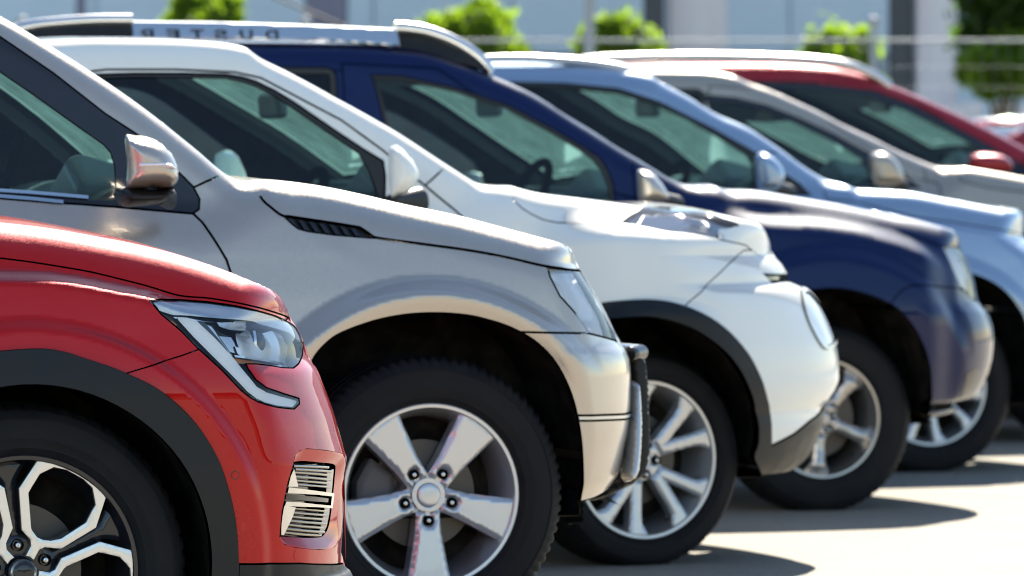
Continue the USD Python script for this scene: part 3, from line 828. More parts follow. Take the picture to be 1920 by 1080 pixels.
# ------------------------------------------------------------------ champagne off-roader (second in the row)
def over(P, dx=0., dz=0.): return [(P[0] + dx, P[1] + dz)]
def flare(A, r1, r2, zc, wb, x1=None, p=1.0):
    def b(x, z):
        r = np.hypot(x, (z - zc) * p); q = np.hypot(x + wb, (z - zc) * p)
        return A * (1 - sstep(r1, r2, r)) + A * (1 - sstep(r1, r2, q))
    return b
def handle(car, P, x, z, m='side'):
    y = -float(car.sy(np.array([x]), np.array([z]))[0])
    g = join(tube([(x - .09, y + .01, z), (x - .085, y - .022, z), (x - .05, y - .030, z), (x + .05, y - .030, z), (x + .085, y - .022, z), (x + .09, y + .01, z)], .011, 8))
    put(P, 'door_handle', g, m); put(P, 'door_handle', mir(g), m)
def mirror_unit(car, P, outline, base, m, y0=.03, depth=.20, rr=.05, foot=None, m2='plastic'):
    """door mirror: outline and foot are pixels on the housing's own plane"""
    yc = -car.W - y0 - depth / 2
    o = np.array([car.plane(q[0], q[1], yc) for q in outline])
    v, f, n = pillow(crom(o, 5, True), yc, depth / 2, rr, .009)
    x0, x1 = o[:, 0].min(), o[:, 0].max()
    v = v.copy(); v[:, 0] += (v[:, 1] - (yc - depth * .3)) * .3 * (x1 - v[:, 0]) / (x1 - x0)      # the open face turns in towards the driver
    sh = (v, f, n)
    put2(P, 'door_mirror', sh, m)
    zt, zb_ = o[:, 1].max(), o[:, 1].min()
    q = rbox((-.004, -depth / 2 + .05, zb_ + .03), (.010, depth / 2 - .025, zt - .03), .004)
    b_ = rbox((-.001, -depth / 2 + .045, zb_ + .025), (.03, depth / 2 - .02, zt - .025), .012)
    a = -math.atan(.3); Rz = np.array([[math.cos(a), -math.sin(a), 0], [math.sin(a), math.cos(a), 0], [0, 0, 1.0]])
    put2(P, 'mirror_bezel', moved(b_, Rz, (x0 + depth * .09 + .03, yc, 0)), m2)
    put2(P, 'mirror_pane', moved(q, Rz, (x0 + depth * .09 + .022, yc, 0)), 'mirror_glass')
    if base:
        b = np.array([car.plane(q[0], q[1], -car.W - .02) for q in base])
        g = pillow(crom(b, 4, True), -car.W - .0, .10, .03, .01)
        put(P, 'mirror_foot', g, m2); put(P, 'mirror_foot', mir(g), m2)
    return o, yc

def build_silver():
    car = Car((808, 931), 725, 17, .905, .361, 2.64, kb=.115, kg=.08, ch=.045, tum=.20, ins=.02, Lc=.20, bow=.05, pc=5, tail=.75, zbot_=.30)
    car.bumps = [flare(.050, .525, .580, .345, 2.64), flare(-.026, .455, .530, .345, 2.64)]
    car.sec = Curve1([(.2, .06), (.4, .03), (.55, .012), (.7, .010), (.85, .028), (1.0, .062), (1.1, .092), (1.25, .14)])
    car.profile(
        hood=[(475, 344), (550, 352), (625, 364), (700, 378), (800, 394), (875, 411), (950, 430), (1012, 448), (1045, 461), (1060, 472), (1078, 490), (1094, 513), (1112, 540), (1132, 575), (1162, 640)],
        nose=[(1078, 490), (1094, 513), (1112, 540), (1132, 575), (1150, 612), (1162, 640), (1175, 655), (1181, 675), (1183, 700), (1183, 740), (1180, 785), (1172, 830), (1160, 880), (1135, 925), ('l', .66, .30), ('l', .60, .2)],
        green=[('l', -3.4, 1.1), ('l', -3.28, 1.5), ('l', -3.0, 1.60), ('l', -2.2, 1.645), (-120, -22), (-60, 0), (0, 31), (67, 71), (175, 140), (260, 200), (347, 270), (415, 326), (447, 341), (475, 345.5)],
        belt=[('l', -3.4, 1.13), ('l', -2.4, 1.11), (0, 372), (225, 387), (360, 400)], y_hood=-.45)
    P = thing('suv', 'champagne silver off-road SUV with black bumper guard, second in the row behind the red car', 'car', car.O, 17.0, 'cars parked side by side')
    H = car.hit
    def panels(c):
        hl = H([(1027, 504), (1032, 520), (1050, 555), (1077, 585), (1104, 625), (1132, 632), (1160, 641)])
        lamp = Polygon(np.vstack([hl, over(hl[-1], .15), over(hl[0], .35, -.02), over(hl[0], .0, .0)]))
        hoodl = H([(482, 357), (492, 375), (510, 391), (530, 405), (560, 411), (600, 417), (675, 432), (700, 445), (800, 459), (880, 470), (950, 483), (1020, 499), (1065, 506), (1093, 515)])
        bon = Polygon(np.vstack([crom(hoodl, 5), over(hoodl[-1], .2, 0), over(hoodl[-1], .2, .4), over(hoodl[0], 0, .3)]))
        vent_u = [(533, 406), (540, 406), (600, 415), (640, 421), (675, 427), (690, 437), (702, 446)]
        vent_l = [(690, 445.5), (625, 440), (580, 434), (560, 429), (548, 420)]
        vent = Polygon(H(vent_u + vent_l))
        bl = H([(940, 622), (975, 622.5), (1040, 624), (1104, 625)])
        bump = Polygon(np.vstack([bl, over(bl[-1], .5, .06), over(bl[-1], .5, -1), over(bl[0], 0, -1)]))
        sl = H([(1060, 790), (1084, 789), (1130, 788), (1172, 786)])
        low = Polygon(np.vstack([sl, over(sl[-1], .4), over(sl[-1], .4, -1), over(sl[0], 0, -1)]))
        strip = Polygon(np.vstack([sl, over(sl[-1], .3), over(sl[-1], .3, .016), (sl + [0, .014])[::-1]]))
        dl = H([(360, 398), (380, 417), (400, 446), (425, 487), (436, 520)])
        door_front = np.vstack([dl, [(dl[-1][0] + .012, .85), (dl[-1][0] + .01, .6), (dl[-1][0] - .05, .42), (dl[-1][0] - .06, .0)]])
        xB = -1.93
        wl = H([(225, 386.5), (100, 378), (0, 371)])
        door = Polygon(np.vstack([door_front, [(xB, 0), (xB, wl[-1][1] + .01)], wl[::-1], H([(300, 394)])]))
        # black frame with the mirror triangle, pane inside it
        fr = H([(0, 69), (100, 137), (197, 213), (257, 252), (332, 320), (362, 350), (374, 373), (373, 392), (362, 400), (225, 388), (100, 379), (0, 371)])
        zt = H([(0, 69)])[0]
        frame = Polygon(np.vstack([[(xB - .02, 1.10), (xB + .02, 1.56), (zt[0] - .28, 1.565), (zt[0] - .12, zt[1] + .045)], fr]))
        gl = H([(0, 135), (60, 176), (120, 219), (195, 272), (207, 286), (214, 310), (217, 345), (218, 378), (100, 367), (0, 358)])
        g0 = gl[0]
        pane = Polygon(np.vstack([[(xB + .04, 1.13), (xB + .06, 1.51), (g0[0] - .25, 1.515), (g0[0] - .12, g0[1] + .035)], gl]))
        pane2 = Polygon([(xB - .07, 1.14), (xB - .06, 1.52), (-2.55, 1.50), (-2.62, 1.15)])
        frame2 = pane2.buffer(.035)
        pane3 = Polygon([(-2.70, 1.15), (-2.66, 1.49), (-3.02, 1.46), (-3.12, 1.18)])
        door2 = Polygon([(xB, 0), (xB, 1.6), (-2.64, 1.6), (-2.64, .9), (-2.3, .6), (-2.2, 0)])
        fen = Polygon(np.vstack([H([(362, 352), (385, 341), (414, 328)]), over(H([(414, 328)])[0], .0, .3), [(1.2, 1.6), (1.2, 0), (-.7, 0), (-.9, .5)]]))
        c.pane = [pane, pane2, pane3]
        c.lamp = lamp; c.vent = vent
        return [('side_window', pane, 'side_glass', dict(off=.006, flange=0, gap=0)), ('door_frame', frame, 'gloss_black', dict(gap=.002)),
                ('rear_side_window', pane2, 'dark_glass', dict(off=.006, flange=0, gap=0)), ('rear_window_frame', frame2, 'gloss_black', {}), ('quarter_window', pane3, 'dark_glass', dict(off=.004, flange=0, gap=0)),
                ('headlight', lamp, 'lens', dict(off=.0, step=.008, gap=.0025, noliner=True)), ('fender_vent', vent, 'plastic', dict(off=.014, flange=0, gap=0)),
                ('bonnet', bon, 'champagne', dict(gap=.0045)), ('cut_below', Polygon(np.vstack([H([(1060, 950), (1088, 941), (1113, 934), (1150, 914), (1184, 893)]), [(1.2, .0), (-.1, .0)]])), 'champagne', dict(skip=True)), ('lower_trim_strip', strip, 'satin', dict(off=-.002)), ('lower_bumper', low, 'champagne', dict(step=.01)), ('bumper', bump, 'champagne', dict(step=.01)),
                ('door', door, 'champagne', dict(gap=.004)), ('rear_door', door2, 'champagne', {}), ('fender', fen, 'champagne', dict(step=.011))]
    def arch(c):
        a = H([(575, 700), (590, 668), (612, 643), (640, 624), (700, 602), (760, 590), (820, 587), (875, 591), (912, 599), (950, 611), (985, 628), (1012, 647), (1036, 672), (1055, 702), (1069, 733), (1079, 765), (1088, 810), (1092, 850), (1093, 912)])
        return np.vstack([[(-.50, .12), (-.49, .30), (-.462, .45)], crom(a, 4), [(a[-1][0], .12)]])
    spec = dict(panels=panels, arch=arch, paint='champagne', roof_front=-1.02, pillar=.075, openings=lambda c: c.pane + [c.lamp], grille=(.82, .93))
    assemble(car, P, spec)
    wheels(car, P, 'five', dict(a0=-90, w=(.030, .033, .036, .052, .058, .066), bolt=.066, cap=.031), .240, .225, 0, True)
    # lamp interior
    lp = car.lamp
    put2(P, 'headlight_housing', car.lamp_back(lp), 'lamp_white')
    g = car.sheet(lp.buffer(-.004), .01, .0, .055, 0); 
    inn = Polygon(H([(1042, 515), (1068, 520), (1078, 552), (1092, 590), (1076, 580), (1054, 552)]))
    g = car.sheet(inn.buffer(.001), .008, .03, .02, 0); put2(P, 'indicator_lamp', g, 'lamp_white')
    bowl = Polygon(H([(1090, 530), (1110, 545), (1125, 575), (1140, 612), (1112, 612), (1098, 580)]))
    g = car.sheet(bowl, .008, .04, .02, 0); put2(P, 'lamp_reflector', g, 'satin')
    # vent ribs
    vb = car.vent.bounds
    for i in range(7):
        x = vb[0] + .04 + i * (vb[2] - vb[0] - .06) / 7
        rib = Polygon([(x, vb[1]), (x + .012, vb[1]), (x - .020, vb[3]), (x - .032, vb[3])]).intersection(car.vent.buffer(-.003))
        g = car.sheet(rib, .01, .004, .008, 0); put(P, 'vent_rib', g, 'gloss_black')
    # belt trim
    for a, b in (([(0, 358), (60, 362), (120, 367), (165, 371)], 8), ([(0, 369), (60, 374), (118, 380)], 6)):
        L_ = H(a); st = LineString(np.vstack([[(-1.9, L_[0][1] + .0)], L_])).buffer(.0045, cap_style='flat')
        g = car.sheet(st, .012, -.006, .008, 0); put(P, 'belt_trim', g, 'chrome')
    # mirror with indicator strip and black underside
    up = [(221, 256), (240, 254), (270, 257), (297, 268), (316, 285), (328, 307), (332, 325), (329, 343), (318, 354), (280, 354), (228, 353), (226, 310)]
    mirror_unit(car, P, up, None, 'champagne', .04, .20, .05)
    lo = [(220, 352), (280, 355), (320, 352), (327, 348), (318, 368), (300, 381), (260, 387), (225, 385)]
    yc = -car.W - .14
    g = pillow(crom(np.array([car.plane(*q, yc) for q in lo]), 4, True), yc, .095, .04, .009); put(P, 'mirror_underside', g, 'plastic'); put(P, 'mirror_underside', mir(g), 'plastic')
    st = [(240, 301), (290, 300), (308, 304), (318, 316), (314, 321), (290, 317), (240, 317)]
    g = pillow(np.array([car.plane(*q, yc) for q in st]), yc, .106, .010, .004); g[0][:, 0] += np.clip((g[0][:, 1] - (yc - .06)) * .3, 0, 9); put(P, 'mirror_indicator', g, 'lamp_white'); put(P, 'mirror_indicator', mir(g), 'lamp_white')
    arm = hull([(*(lambda q: (q[0], -car.W - .06, q[1]))(car.plane(300, 372, -car.W - .06)), .018), (*(lambda q: (q[0], -car.W + .02, q[1]))(car.plane(322, 380, -car.W)), .018), (*(lambda q: (q[0], -car.W + .02, q[1]))(car.plane(322, 366, -car.W)), .018), (*(lambda q: (q[0], -car.W - .08, q[1]))(car.plane(290, 362, -car.W)), .018)])
    put(P, 'mirror_foot', arm, 'plastic'); put(P, 'mirror_foot', mir(arm), 'plastic')
    # bull bar and skid plate
    nx = lambda px, py, y: car.plane(px, py, y)
    A = np.array([nx(*q, -.52) for q in [(1178, 662), (1205, 663), (1212, 680), (1216, 730), (1219, 796), (1219, 840), (1213, 885), (1190, 906), (1150, 925), (1120, 936)]])
    side = np.column_stack([A[:, 0], np.full(len(A), -.50), A[:, 1]])
    for s_ in (1, -1):
        q = side * [1, s_, 1]
        po = Polygon(np.vstack([A, (A - [.045, 0])[::-1] + [0, .0]])).buffer(.004)
        g = pillow(np.array(po.exterior.coords)[:-1], -.50 * s_, .035, .012, .01); put(P, 'bumper_guard', g, 'plastic')
    z0 = A[1][1]; x0 = A[1][0]
    put(P, 'guard_tube', tube([(x0 - .05, -.56, z0 + .0), (x0 - .012, -.54, z0 + .004), (x0 - .008, 0, z0 + .004), (x0 - .012, .54, z0 + .004), (x0 - .05, .56, z0)], .021, 14), 'gloss_black')
    put(P, 'guard_panel', rbox((A[4][0] - .05, -.48, A[6][1]), (A[4][0] - .01, .48, A[2][1] - .03), .015), 'plastic')
    B = np.array([nx(*q, -.62) for q in [(1188, 722), (1200, 716), (1203, 730), (1201, 790), (1193, 850), (1182, 893), (1160, 900), (1170, 850), (1178, 790)]])
    g = pillow(crom(B, 4, True), -.62, .05, .014, .007); g[0][:, 1] += (g[0][:, 2] - g[0][:, 2].mean()) * .3; g = geo(trimesh.Trimesh(g[0], g[1], process=False), True); put2(P, 'bumper_corner_trim', g, 'alloy')
    # mud flap
    F_ = np.array([car.plane(*q, -.80) for q in [(1078, 915), (1092, 915), (1092, 960), (1094, 990), (1080, 985)]])
    g = pillow(F_, -.72, .11, .006, .01); put(P, 'mud_flap', g, 'rubber'); put(P, 'mud_flap', mir(g), 'rubber')
    handle(car, P, -1.80, .99, 'champagne')
    cabin(car, P, (30, 250), -1.70, mirror_px=(-60, 100), steer_r=.19)
    return car
silver = build_silver()
# ------------------------------------------------------------------ red crossover in front
def ledge(car, px, A, w, y=-.86, fade=(-.5, -.3), fade2=(.55, .7), left=None):
    """the body steps out below a line drawn along the fender"""
    p = ([left] if left else []) + [car.plane(a, b, y) for a, b in px]
    zc = Curve1(p)
    def b(x, z): return A * (1 - sstep(-w, w, z - zc(x))) * sstep(fade[0], fade[1], x) * (1 - sstep(fade2[0], fade2[1], x))
    return b
def std_glass(c, xB, xC, xF=9, lo=.03, hi=.085):
    x = np.linspace(-c.wb - c.tail + .35, -.3, 140)
    zt, zl = c.ztop(x) - hi, c.zb(x) + lo
    k = zt > zl + .01
    R = Polygon(np.vstack([np.column_stack([x[k], zl[k]]), np.column_stack([x[k], zt[k]])[::-1]])).buffer(0)
    R = R.buffer(-.02).buffer(.02)
    f = lambda a, b: R.intersection(sbox(a, 0, b, 3)).buffer(-.012).buffer(.012)
    return f(xB + .05, xF), f(xC + .04, xB - .05), f(-9, xC - .04)
def std_doors(c, xA, xB, xC, zs=.32):
    top = lambda x: float(c.ztop(x)) + .2
    d1 = Polygon([(xA, zs), (xA, float(c.zb(xA)) + .02), (xA - .12, float(c.zb(xA)) + .05), (xB + .35, top(xB) - .26), (xB, top(xB) - .245), (xB, zs)])
    d2 = Polygon([(xB, zs), (xB, top(xB) - .27), (xC, top(xC) - .275), (xC, .95), (xC + .25, .62), (xC + .32, zs)])
    return d1, d2
def ring_loft(car, outer, inner, o0, o1, n=160):
    def res(p):
        L = LineString(np.vstack([p, p[:1]])); t = np.linspace(0, 1, n, endpoint=False)
        return np.array([L.interpolate(q, normalized=True).coords[0] for q in t])
    a, b = res(outer), res(inner)
    k = np.argmin(np.linalg.norm(b - a[0], axis=1)); b = np.roll(b, -k, 0)
    rows = []
    for q, o in ((a, o0), ((a * .8 + b * .2), o0 + (o1 - o0) * .10), ((a + b) / 2, o0 + (o1 - o0) * .5), (b, o1)):
        y = car.sy(q[:, 0], q[:, 1]); V = np.stack([q[:, 0], -y, q[:, 1]], -1)
        rows.append(V - car.normal(V) * o)
    V = np.vstack(rows); F = []
    i = np.arange(n); j = (i + 1) % n
    for r in range(3): F += [np.column_stack([i + r * n, j + r * n, i + r * n + n]), np.column_stack([j + r * n, j + r * n + n, i + r * n + n])]
    F = np.vstack(F); a_ = V[F]; c = np.cross(a_[:, 1] - a_[:, 0], a_[:, 2] - a_[:, 0]).mean(0)
    if c[1] > 0: F = F[:, ::-1]
    return geo(trimesh.Trimesh(V, F, process=False), 50)

def build_red():
    car = Car((44, 1070), 900, 17, .915, .352, 2.72, kb=.12, kg=.07, tail=.95, zbot_=.26, Lc=.20, bow=.06, pc=4, ch=.045, hub_in=.01)
    car.sec = Curve1([(.2, .07), (.4, .035), (.58, .008), (.7, .008), (.85, .028), (1.0, .06), (1.2, .12)])
    car.profile(
        hood=[('l', -.80, 1.165), ('l', -.45, 1.13), (0, 404), (125, 425), (225, 446), (325, 477), (400, 507), (437, 522), (475, 543), (505, 563), (525, 578), (541, 596), (556, 612), (568, 634), (576, 665)],
        nose=[(541, 596), (556, 612), (568, 634), (576, 665), (595, 690), (612, 732), (626, 770), (636, 805), (645, 835), (650, 855), (646, 885), (644, 930), (643, 980), (640, 1030), (640, 1058), (652, 1064), (660, 1085), (655, 1110), ('l', .66, .26), ('l', .6, .2)],
        green=[('l', -3.6, 1.06), ('l', -3.35, 1.30), ('l', -3.0, 1.45), ('l', -2.4, 1.555), ('l', -1.9, 1.57), ('l', -1.55, 1.52), ('l', -.82, 1.165)],
        belt=[('l', -3.5, 1.08), ('l', -.8, 1.05)], y_hood=-.35)
    car.bumps = [flare(.022, .500, .535, .345, 2.72), ledge(car, [(0, 517), (70, 519), (125, 525), (212, 541), (275, 553), (330, 571), (390, 581), (440, 588), (480, 596), (515, 608), (550, 628), (575, 655)], .045, .018, fade=(-.9, -.5), fade2=(.52, .66), left=(-1.2, 1.0))]
    P = thing('crossover', 'bright red crossover with black wheel-arch cladding, nearest car of the row', 'car', car.O, 17.0, 'cars parked side by side')
    H = car.hit
    lamp_px = [(281, 564), (300, 561.5), (340, 562), (390, 566), (440, 573), (480, 582), (515, 592), (540, 603), (556, 615), (565, 632), (569, 650), (567, 668), (560, 682), (550, 690), (530, 689), (505, 685), (480, 682), (461, 682), (466, 692), (480, 712), (500, 727), (535, 739), (561, 747), (562, 757), (552, 767), (522, 764), (500, 759), (485, 754), (470, 746), (452, 732), (415, 693), (372, 654), (340, 621), (302, 589)]
    fog_out = [(553, 858), (562, 846), (576, 842), (610, 845), (642, 851), (647, 862), (646, 905), (643, 960), (639, 1005), (628, 1024), (600, 1030), (555, 1026), (534, 1020), (525, 1006), (529, 960), (540, 905)]
    fog_in = [(558, 867), (568, 862), (590, 862), (620, 867), (638, 872), (641, 882), (638, 915), (633, 960), (628, 988), (620, 1003), (608, 1009), (565, 1009), (538, 1008), (530, 1005), (532, 970), (541, 925), (551, 885)]
    def panels(c):
        lamp = Polygon(H(lamp_px)).buffer(0); c.lamp = lamp
        L = crom(H([(0, 484), (62, 492), (125, 502), (170, 510), (212, 520), (275, 536), (335, 554), (390, 559), (440, 567), (485, 577), (522, 588), (543, 598)]), 4)
        L = np.vstack([[(-.80, 1.085), (-.45, 1.055)], L])
        bon = Polygon(np.vstack([L, over(L[-1], .3, -.05), over(L[-1], .3, .5), over(L[0], 0, .3)]))
        co = crom(H([(0, 659), (40, 656), (84, 655), (125, 662), (162, 674), (210, 690), (250, 707), (290, 727), (324, 752), (360, 787), (389, 827), (412, 870), (428, 918), (438, 960), (444, 1002), (447, 1060)]), 5)
        a = np.arctan2(co[0][1] - .345, co[0][0]); r0 = np.hypot(co[0][0], co[0][1] - .345)
        left = [(r0 * math.cos(t), .345 + r0 * math.sin(t)) for t in np.linspace(math.radians(188), a - .02 + .04, 26)]
        clad = Polygon(np.vstack([[(-r0, .1)], left, co, [(co[-1][0], .1)]]))
        bl = H([(225, 704), (250, 696), (300, 680), (340, 667), (373, 655)])
        bump = Polygon(np.vstack([bl, over(bl[-1], .5, .1), over(bl[-1], .6, -1), over(bl[0], 0, -1)]))
        lo = H([(430, 1057), (500, 1056.5), (560, 1056), (640, 1055)])
        low = Polygon(np.vstack([lo, over(lo[-1], .3), over(lo[-1], .3, -.5), over(lo[0], 0, -.5)]))
        fog = Polygon(H(fog_out)).buffer(0); c.fog = fog
        g1, g2, g3 = std_glass(c, -1.78, -2.72, -.95)
        d1, d2 = std_doors(c, -.62, -1.78, -2.72, .42)
        sill = sbox(-2.3, .2, -.42, .42)
        fen = Polygon([(-.62, 0), (-.62, 1.3), (1, 1.3), (1, 0)])
        c.win = [g1, g2, g3]
        return [('side_window', g1, 'side_glass', dict(off=.005, flange=0, gap=0)), ('rear_side_window', g2, 'dark_glass', dict(off=.005, flange=0, gap=0)), ('quarter_window', g3, 'dark_glass', dict(off=.005, flange=0, gap=0)),
                ('headlight', lamp, 'lens', dict(off=.001, step=.006, gap=.0016, flange=.003, noliner=True)), ('bonnet', bon, 'red', dict(gap=.002, step=.01)),
                ('arch_cladding', clad, 'plastic', dict(off=-.010, flange=.022, gap=.001, step=.012)), ('lower_cladding', low, 'plastic', dict(off=-.004)), ('fog_lamp_opening', fog, 'red', dict(skip=True)),
                ('bumper', bump, 'red', dict(gap=.0016, step=.008)), ('side_sill', sill, 'plastic', {}), ('door', d1, 'red', {}), ('rear_door', d2, 'red', {}), ('fender', fen, 'red', dict(step=.009, gap=.0016))]
    def arch(c):
        a = H([(84, 704), (125, 714), (162, 730), (215, 757), (259, 788), (295, 822), (324, 860), (350, 905), (369, 950), (385, 1010), (395, 1078)])
        r = np.hypot(a[:, 0], a[:, 1] - .345).mean()
        t = np.linspace(math.radians(195), math.radians(-15), 50)
        return np.vstack([[(-r, .1)], np.column_stack([r * np.cos(t), .345 + r * np.sin(t)]), [(r, .1)]])
    spec = dict(panels=panels, arch=arch, paint='red', roof_front=-1.62, pillar=.06, openings=lambda c: c.win + [c.lamp, c.fog], grille=(.55, .72), gap=.002, top_step=.016)
    assemble(car, P, spec)
    wheels(car, P, 'red', dict(a0=61.4, cap=.024, cap_mat='gloss_black'), .248, .215, 0)
    def S_(name, px, m, off=0., flange=.01, step=.007, smooth=False, clip=None, grow=0):
        q = H(px)
        if smooth: q = crom(q, 5, True)
        po = Polygon(q).buffer(grow)
        if clip is not None: po = po.intersection(clip)
        g = car.sheet(po, step, off, flange, 0, hidden_edge=False); put2(P, name, g, m)
    lp = car.lamp
    inner = lp.buffer(-.005)
    # lamp: dark bezel, side walls, light guide, painted sheen along the lens top, modules
    g = car.sheet(lp.buffer(-.0005), .01, .0, .030, 0, surf=False); put2(P, 'headlight_wall', g, 'lamp_chrome')
    put2(P, 'headlight_bezel', car.lamp_back(lp, .035, .40), 'lamp_chrome')
    S_('light_guide', [(337, 597), (352, 599), (366, 602), (400, 634), (440, 676), (468, 710), (482, 727), (502, 738), (530, 746), (557, 753), (555, 761), (525, 757), (500, 751), (484, 744), (468, 732), (440, 703), (400, 663), (365, 628)], 'lamp_white', .004, .03, clip=inner, grow=.0035)
    S_('light_guide_edge', [(286, 566), (302, 588), (340, 619), (372, 651), (415, 689), (452, 728), (470, 741), (488, 750), (522, 760), (550, 763), (550, 766), (522, 763.5), (485, 753), (468, 744), (450, 731), (412, 693), (370, 655), (338, 622), (300, 590)], 'chrome', .007, .02, clip=inner)
    S_('painted_lens_sheen', [(284, 560), (305, 556), (340, 556), (390, 560), (440, 567), (480, 576), (515, 587), (545, 600), (562, 618), (566, 640), (558, 634), (545, 622), (520, 614), (480, 603), (440, 597), (400, 593), (360, 591), (325, 590), (300, 582)], 'lamp_white', .004, .02, clip=lp.buffer(-.0015))  # white strip painted in for sun and sky on the lens top
    S_('guide_trim', [(326, 591), (360, 592), (400, 595), (440, 598), (455, 602), (450, 607), (420, 603), (380, 600), (335, 597)], 'chrome', .016, .01, clip=inner)
    S_('guide_inner_frame', [(372, 602), (386, 603), (424, 648), (456, 690), (478, 716), (500, 731), (520, 737), (500, 735), (478, 724), (452, 694), (418, 655)], 'lamp_dark', .010, .03, clip=inner)
    S_('module_frame', [(386, 605), (402, 609), (420, 636), (440, 660), (450, 668), (440, 668), (425, 655), (405, 630)], 'satin', .020, .02, clip=inner)
    S_('module_shelf', [(412, 602), (440, 601), (474, 603), (468, 612), (440, 611), (418, 607)], 'lamp_chrome', .016, .02, clip=inner)
    S_('lamp_module', [(418, 626), (448, 624), (456, 640), (460, 660), (442, 656)], 'satin', .026, .02, clip=inner)
    S_('lamp_module', [(452, 645), (470, 650), (492, 668), (470, 668), (458, 660)], 'lamp_chrome', .022, .02, clip=inner)
    S_('lamp_reflector', [(462, 606), (500, 609), (535, 619), (556, 634), (561, 650), (556, 668), (540, 676), (500, 669), (472, 655), (460, 630)], 'lamp_chrome', .026, .02, smooth=True, clip=inner)
    q = H([(500, 640)])[0]; yq = -float(car.sy(q[:1], q[1:])[0])
    put2(P, 'projector_lens', moved(geo(trimesh.creation.icosphere(3, .030), True), None, (q[0] - .02, yq + .050, q[1] - .005)), 'gloss_black')
    put2(P, 'projector_ring', moved(revolve([(.030, 0), (.036, .002), (.038, -.004), (.034, -.012)], 40), np.array([[0, 0, 1.0], [1, 0, 0], [0, 1, 0]]), (q[0] - .02, yq + .050, q[1] - .005)), 'chrome')
    S_('lamp_lower_trim', [(447, 668), (480, 672), (520, 677), (548, 681), (558, 676), (556, 684), (548, 688), (520, 686), (480, 680), (461, 680)], 'amber', .022, .02, clip=inner)
    S_('lamp_lower_edge', [(444, 664), (480, 668), (520, 673), (545, 677), (545, 680), (520, 676.5), (480, 671.5), (447, 668)], 'chrome', .012, .02, clip=inner)
    S_('indicator', [(318, 599), (326, 600), (336, 608), (333, 609), (325, 606)], 'amber', .012, .02, clip=inner)
    # fog lamp pocket: bevelled surround and a chrome grille set into it
    fo, fi = crom(H(fog_out), 4, True), crom(H(fog_in), 4, True)
    put2(P, 'fog_lamp_surround', ring_loft(car, fo, fi, .0, .014), 'red')
    g = car.sheet(Polygon(fi).buffer(.004), .01, .040, 0, 0); put2(P, 'fog_lamp_back', g, 'gloss_black')
    g = car.sheet(Polygon(fi).buffer(0), .01, .014, .02, 0, surf=False, hidden_edge=False); put2(P, 'fog_lamp_wall', g, 'plastic')
    S_('grille_side', [(640, 882), (637, 915), (632, 960), (626, 988), (618, 1002), (610, 1006), (614, 990), (621, 960), (626, 915), (627, 885)], 'lamp_dark', .016, .012)
    fiP = Polygon(fi).buffer(-.002)
    for k, y0 in enumerate((873, 880, 887, 894, 901, 908, 952, 960, 968, 976, 984, 992, 999)):
        xl, xr = 554 - (y0 - 870) * .17, 630 - max(0, (y0 - 930)) * .20
        q = car.hit3([(x, y0 + (x - xl) * .075) for x in np.linspace(xl, xr, 9)]); n_ = car.normal(q)
        q = q - n_ * (.012 if k % 2 else .019); ok = shapely.contains_xy(fiP.buffer(.006), q[:, 0], q[:, 2])
        if ok.sum() > 2: put2(P, 'grille_slat', tube(q[ok], .0042 if k % 2 == 0 else .0028, 10), 'dark_chrome')
    S_('grille_bar', [(543, 914), (570, 917), (600, 921), (630, 925), (630, 931), (600, 928), (570, 926), (541, 925)], 'chrome', .004, .02, clip=fiP)
    S_('grille_bar', [(540, 941), (565, 942), (600, 946), (624, 948), (626, 931), (630, 931), (627, 953), (600, 951), (565, 950), (537, 949)], 'chrome', .004, .02, clip=fiP)
    S_('grille_badge', [(542, 928), (565, 929), (600, 932), (622, 935), (621, 942), (565, 938), (540, 938)], 'gloss_black', .007, .015, clip=fiP)
    S_('grille_wedge', [(556, 880), (564, 913), (545, 913), (549, 895)], 'chrome', .006, .02, clip=fiP)
    S_('grille_wedge', [(537, 948), (559, 952), (553, 970), (536, 1004), (528, 1004), (531, 975)], 'chrome', .006, .02, clip=fiP)
    # parking sensor, front lip, tow cover
    a = np.linspace(0, 2 * math.pi, 24, endpoint=False)
    S_('sensor_ring', [(441 + 8.2 * math.cos(t), 891 + 8.4 * math.sin(t)) for t in a], 'gloss_black', -.0006, .004, step=.003)
    S_('parking_sensor', [(441 + 6.6 * math.cos(t), 891 + 6.8 * math.sin(t)) for t in a], 'red', -.0012, .004, step=.003)
    S_('tow_cover', [(555 + 4 * math.cos(t), 1041 + 10 * math.sin(t)) for t in a], 'red', -.0006, .003, step=.003)
    x1, z1 = car.plane(655, 1064, -.45)
    lip = [(x1 - .02, y, z1 - .03) for y in (-.40, 0, .40)]
    put(P, 'front_lip', hull([(x1 - .10 - car.g(.80) + .1, -.80, z1 - .035, .02), (x1 - .02 - .02, -.5, z1 - .03, .022), (x1 + .0, -.3, z1 - .03, .022), (x1 + .01, 0, z1 - .03, .022), (x1 + .0, .3, z1 - .03, .022), (x1 - .04, .5, z1 - .03, .022), (x1 - .10 - car.g(.80) + .1, .80, z1 - .035, .02)]), 'plastic')
    o = [(-.86, 1.06), (-.80, 1.14), (-.84, 1.20), (-.95, 1.22), (-1.02, 1.20), (-1.03, 1.08), (-.98, 1.05)]
    g = pillow(crom(o, 4, True), -car.W - .14, .10, .05, .012); put2(P, 'door_mirror', g, 'red')
    handle(car, P, -1.65, .95, 'red')
    rz = .0
    cabin(car, P, (-700, 250), -1.55, binn=False, dash_z=1.05)
    return car
red = build_red()
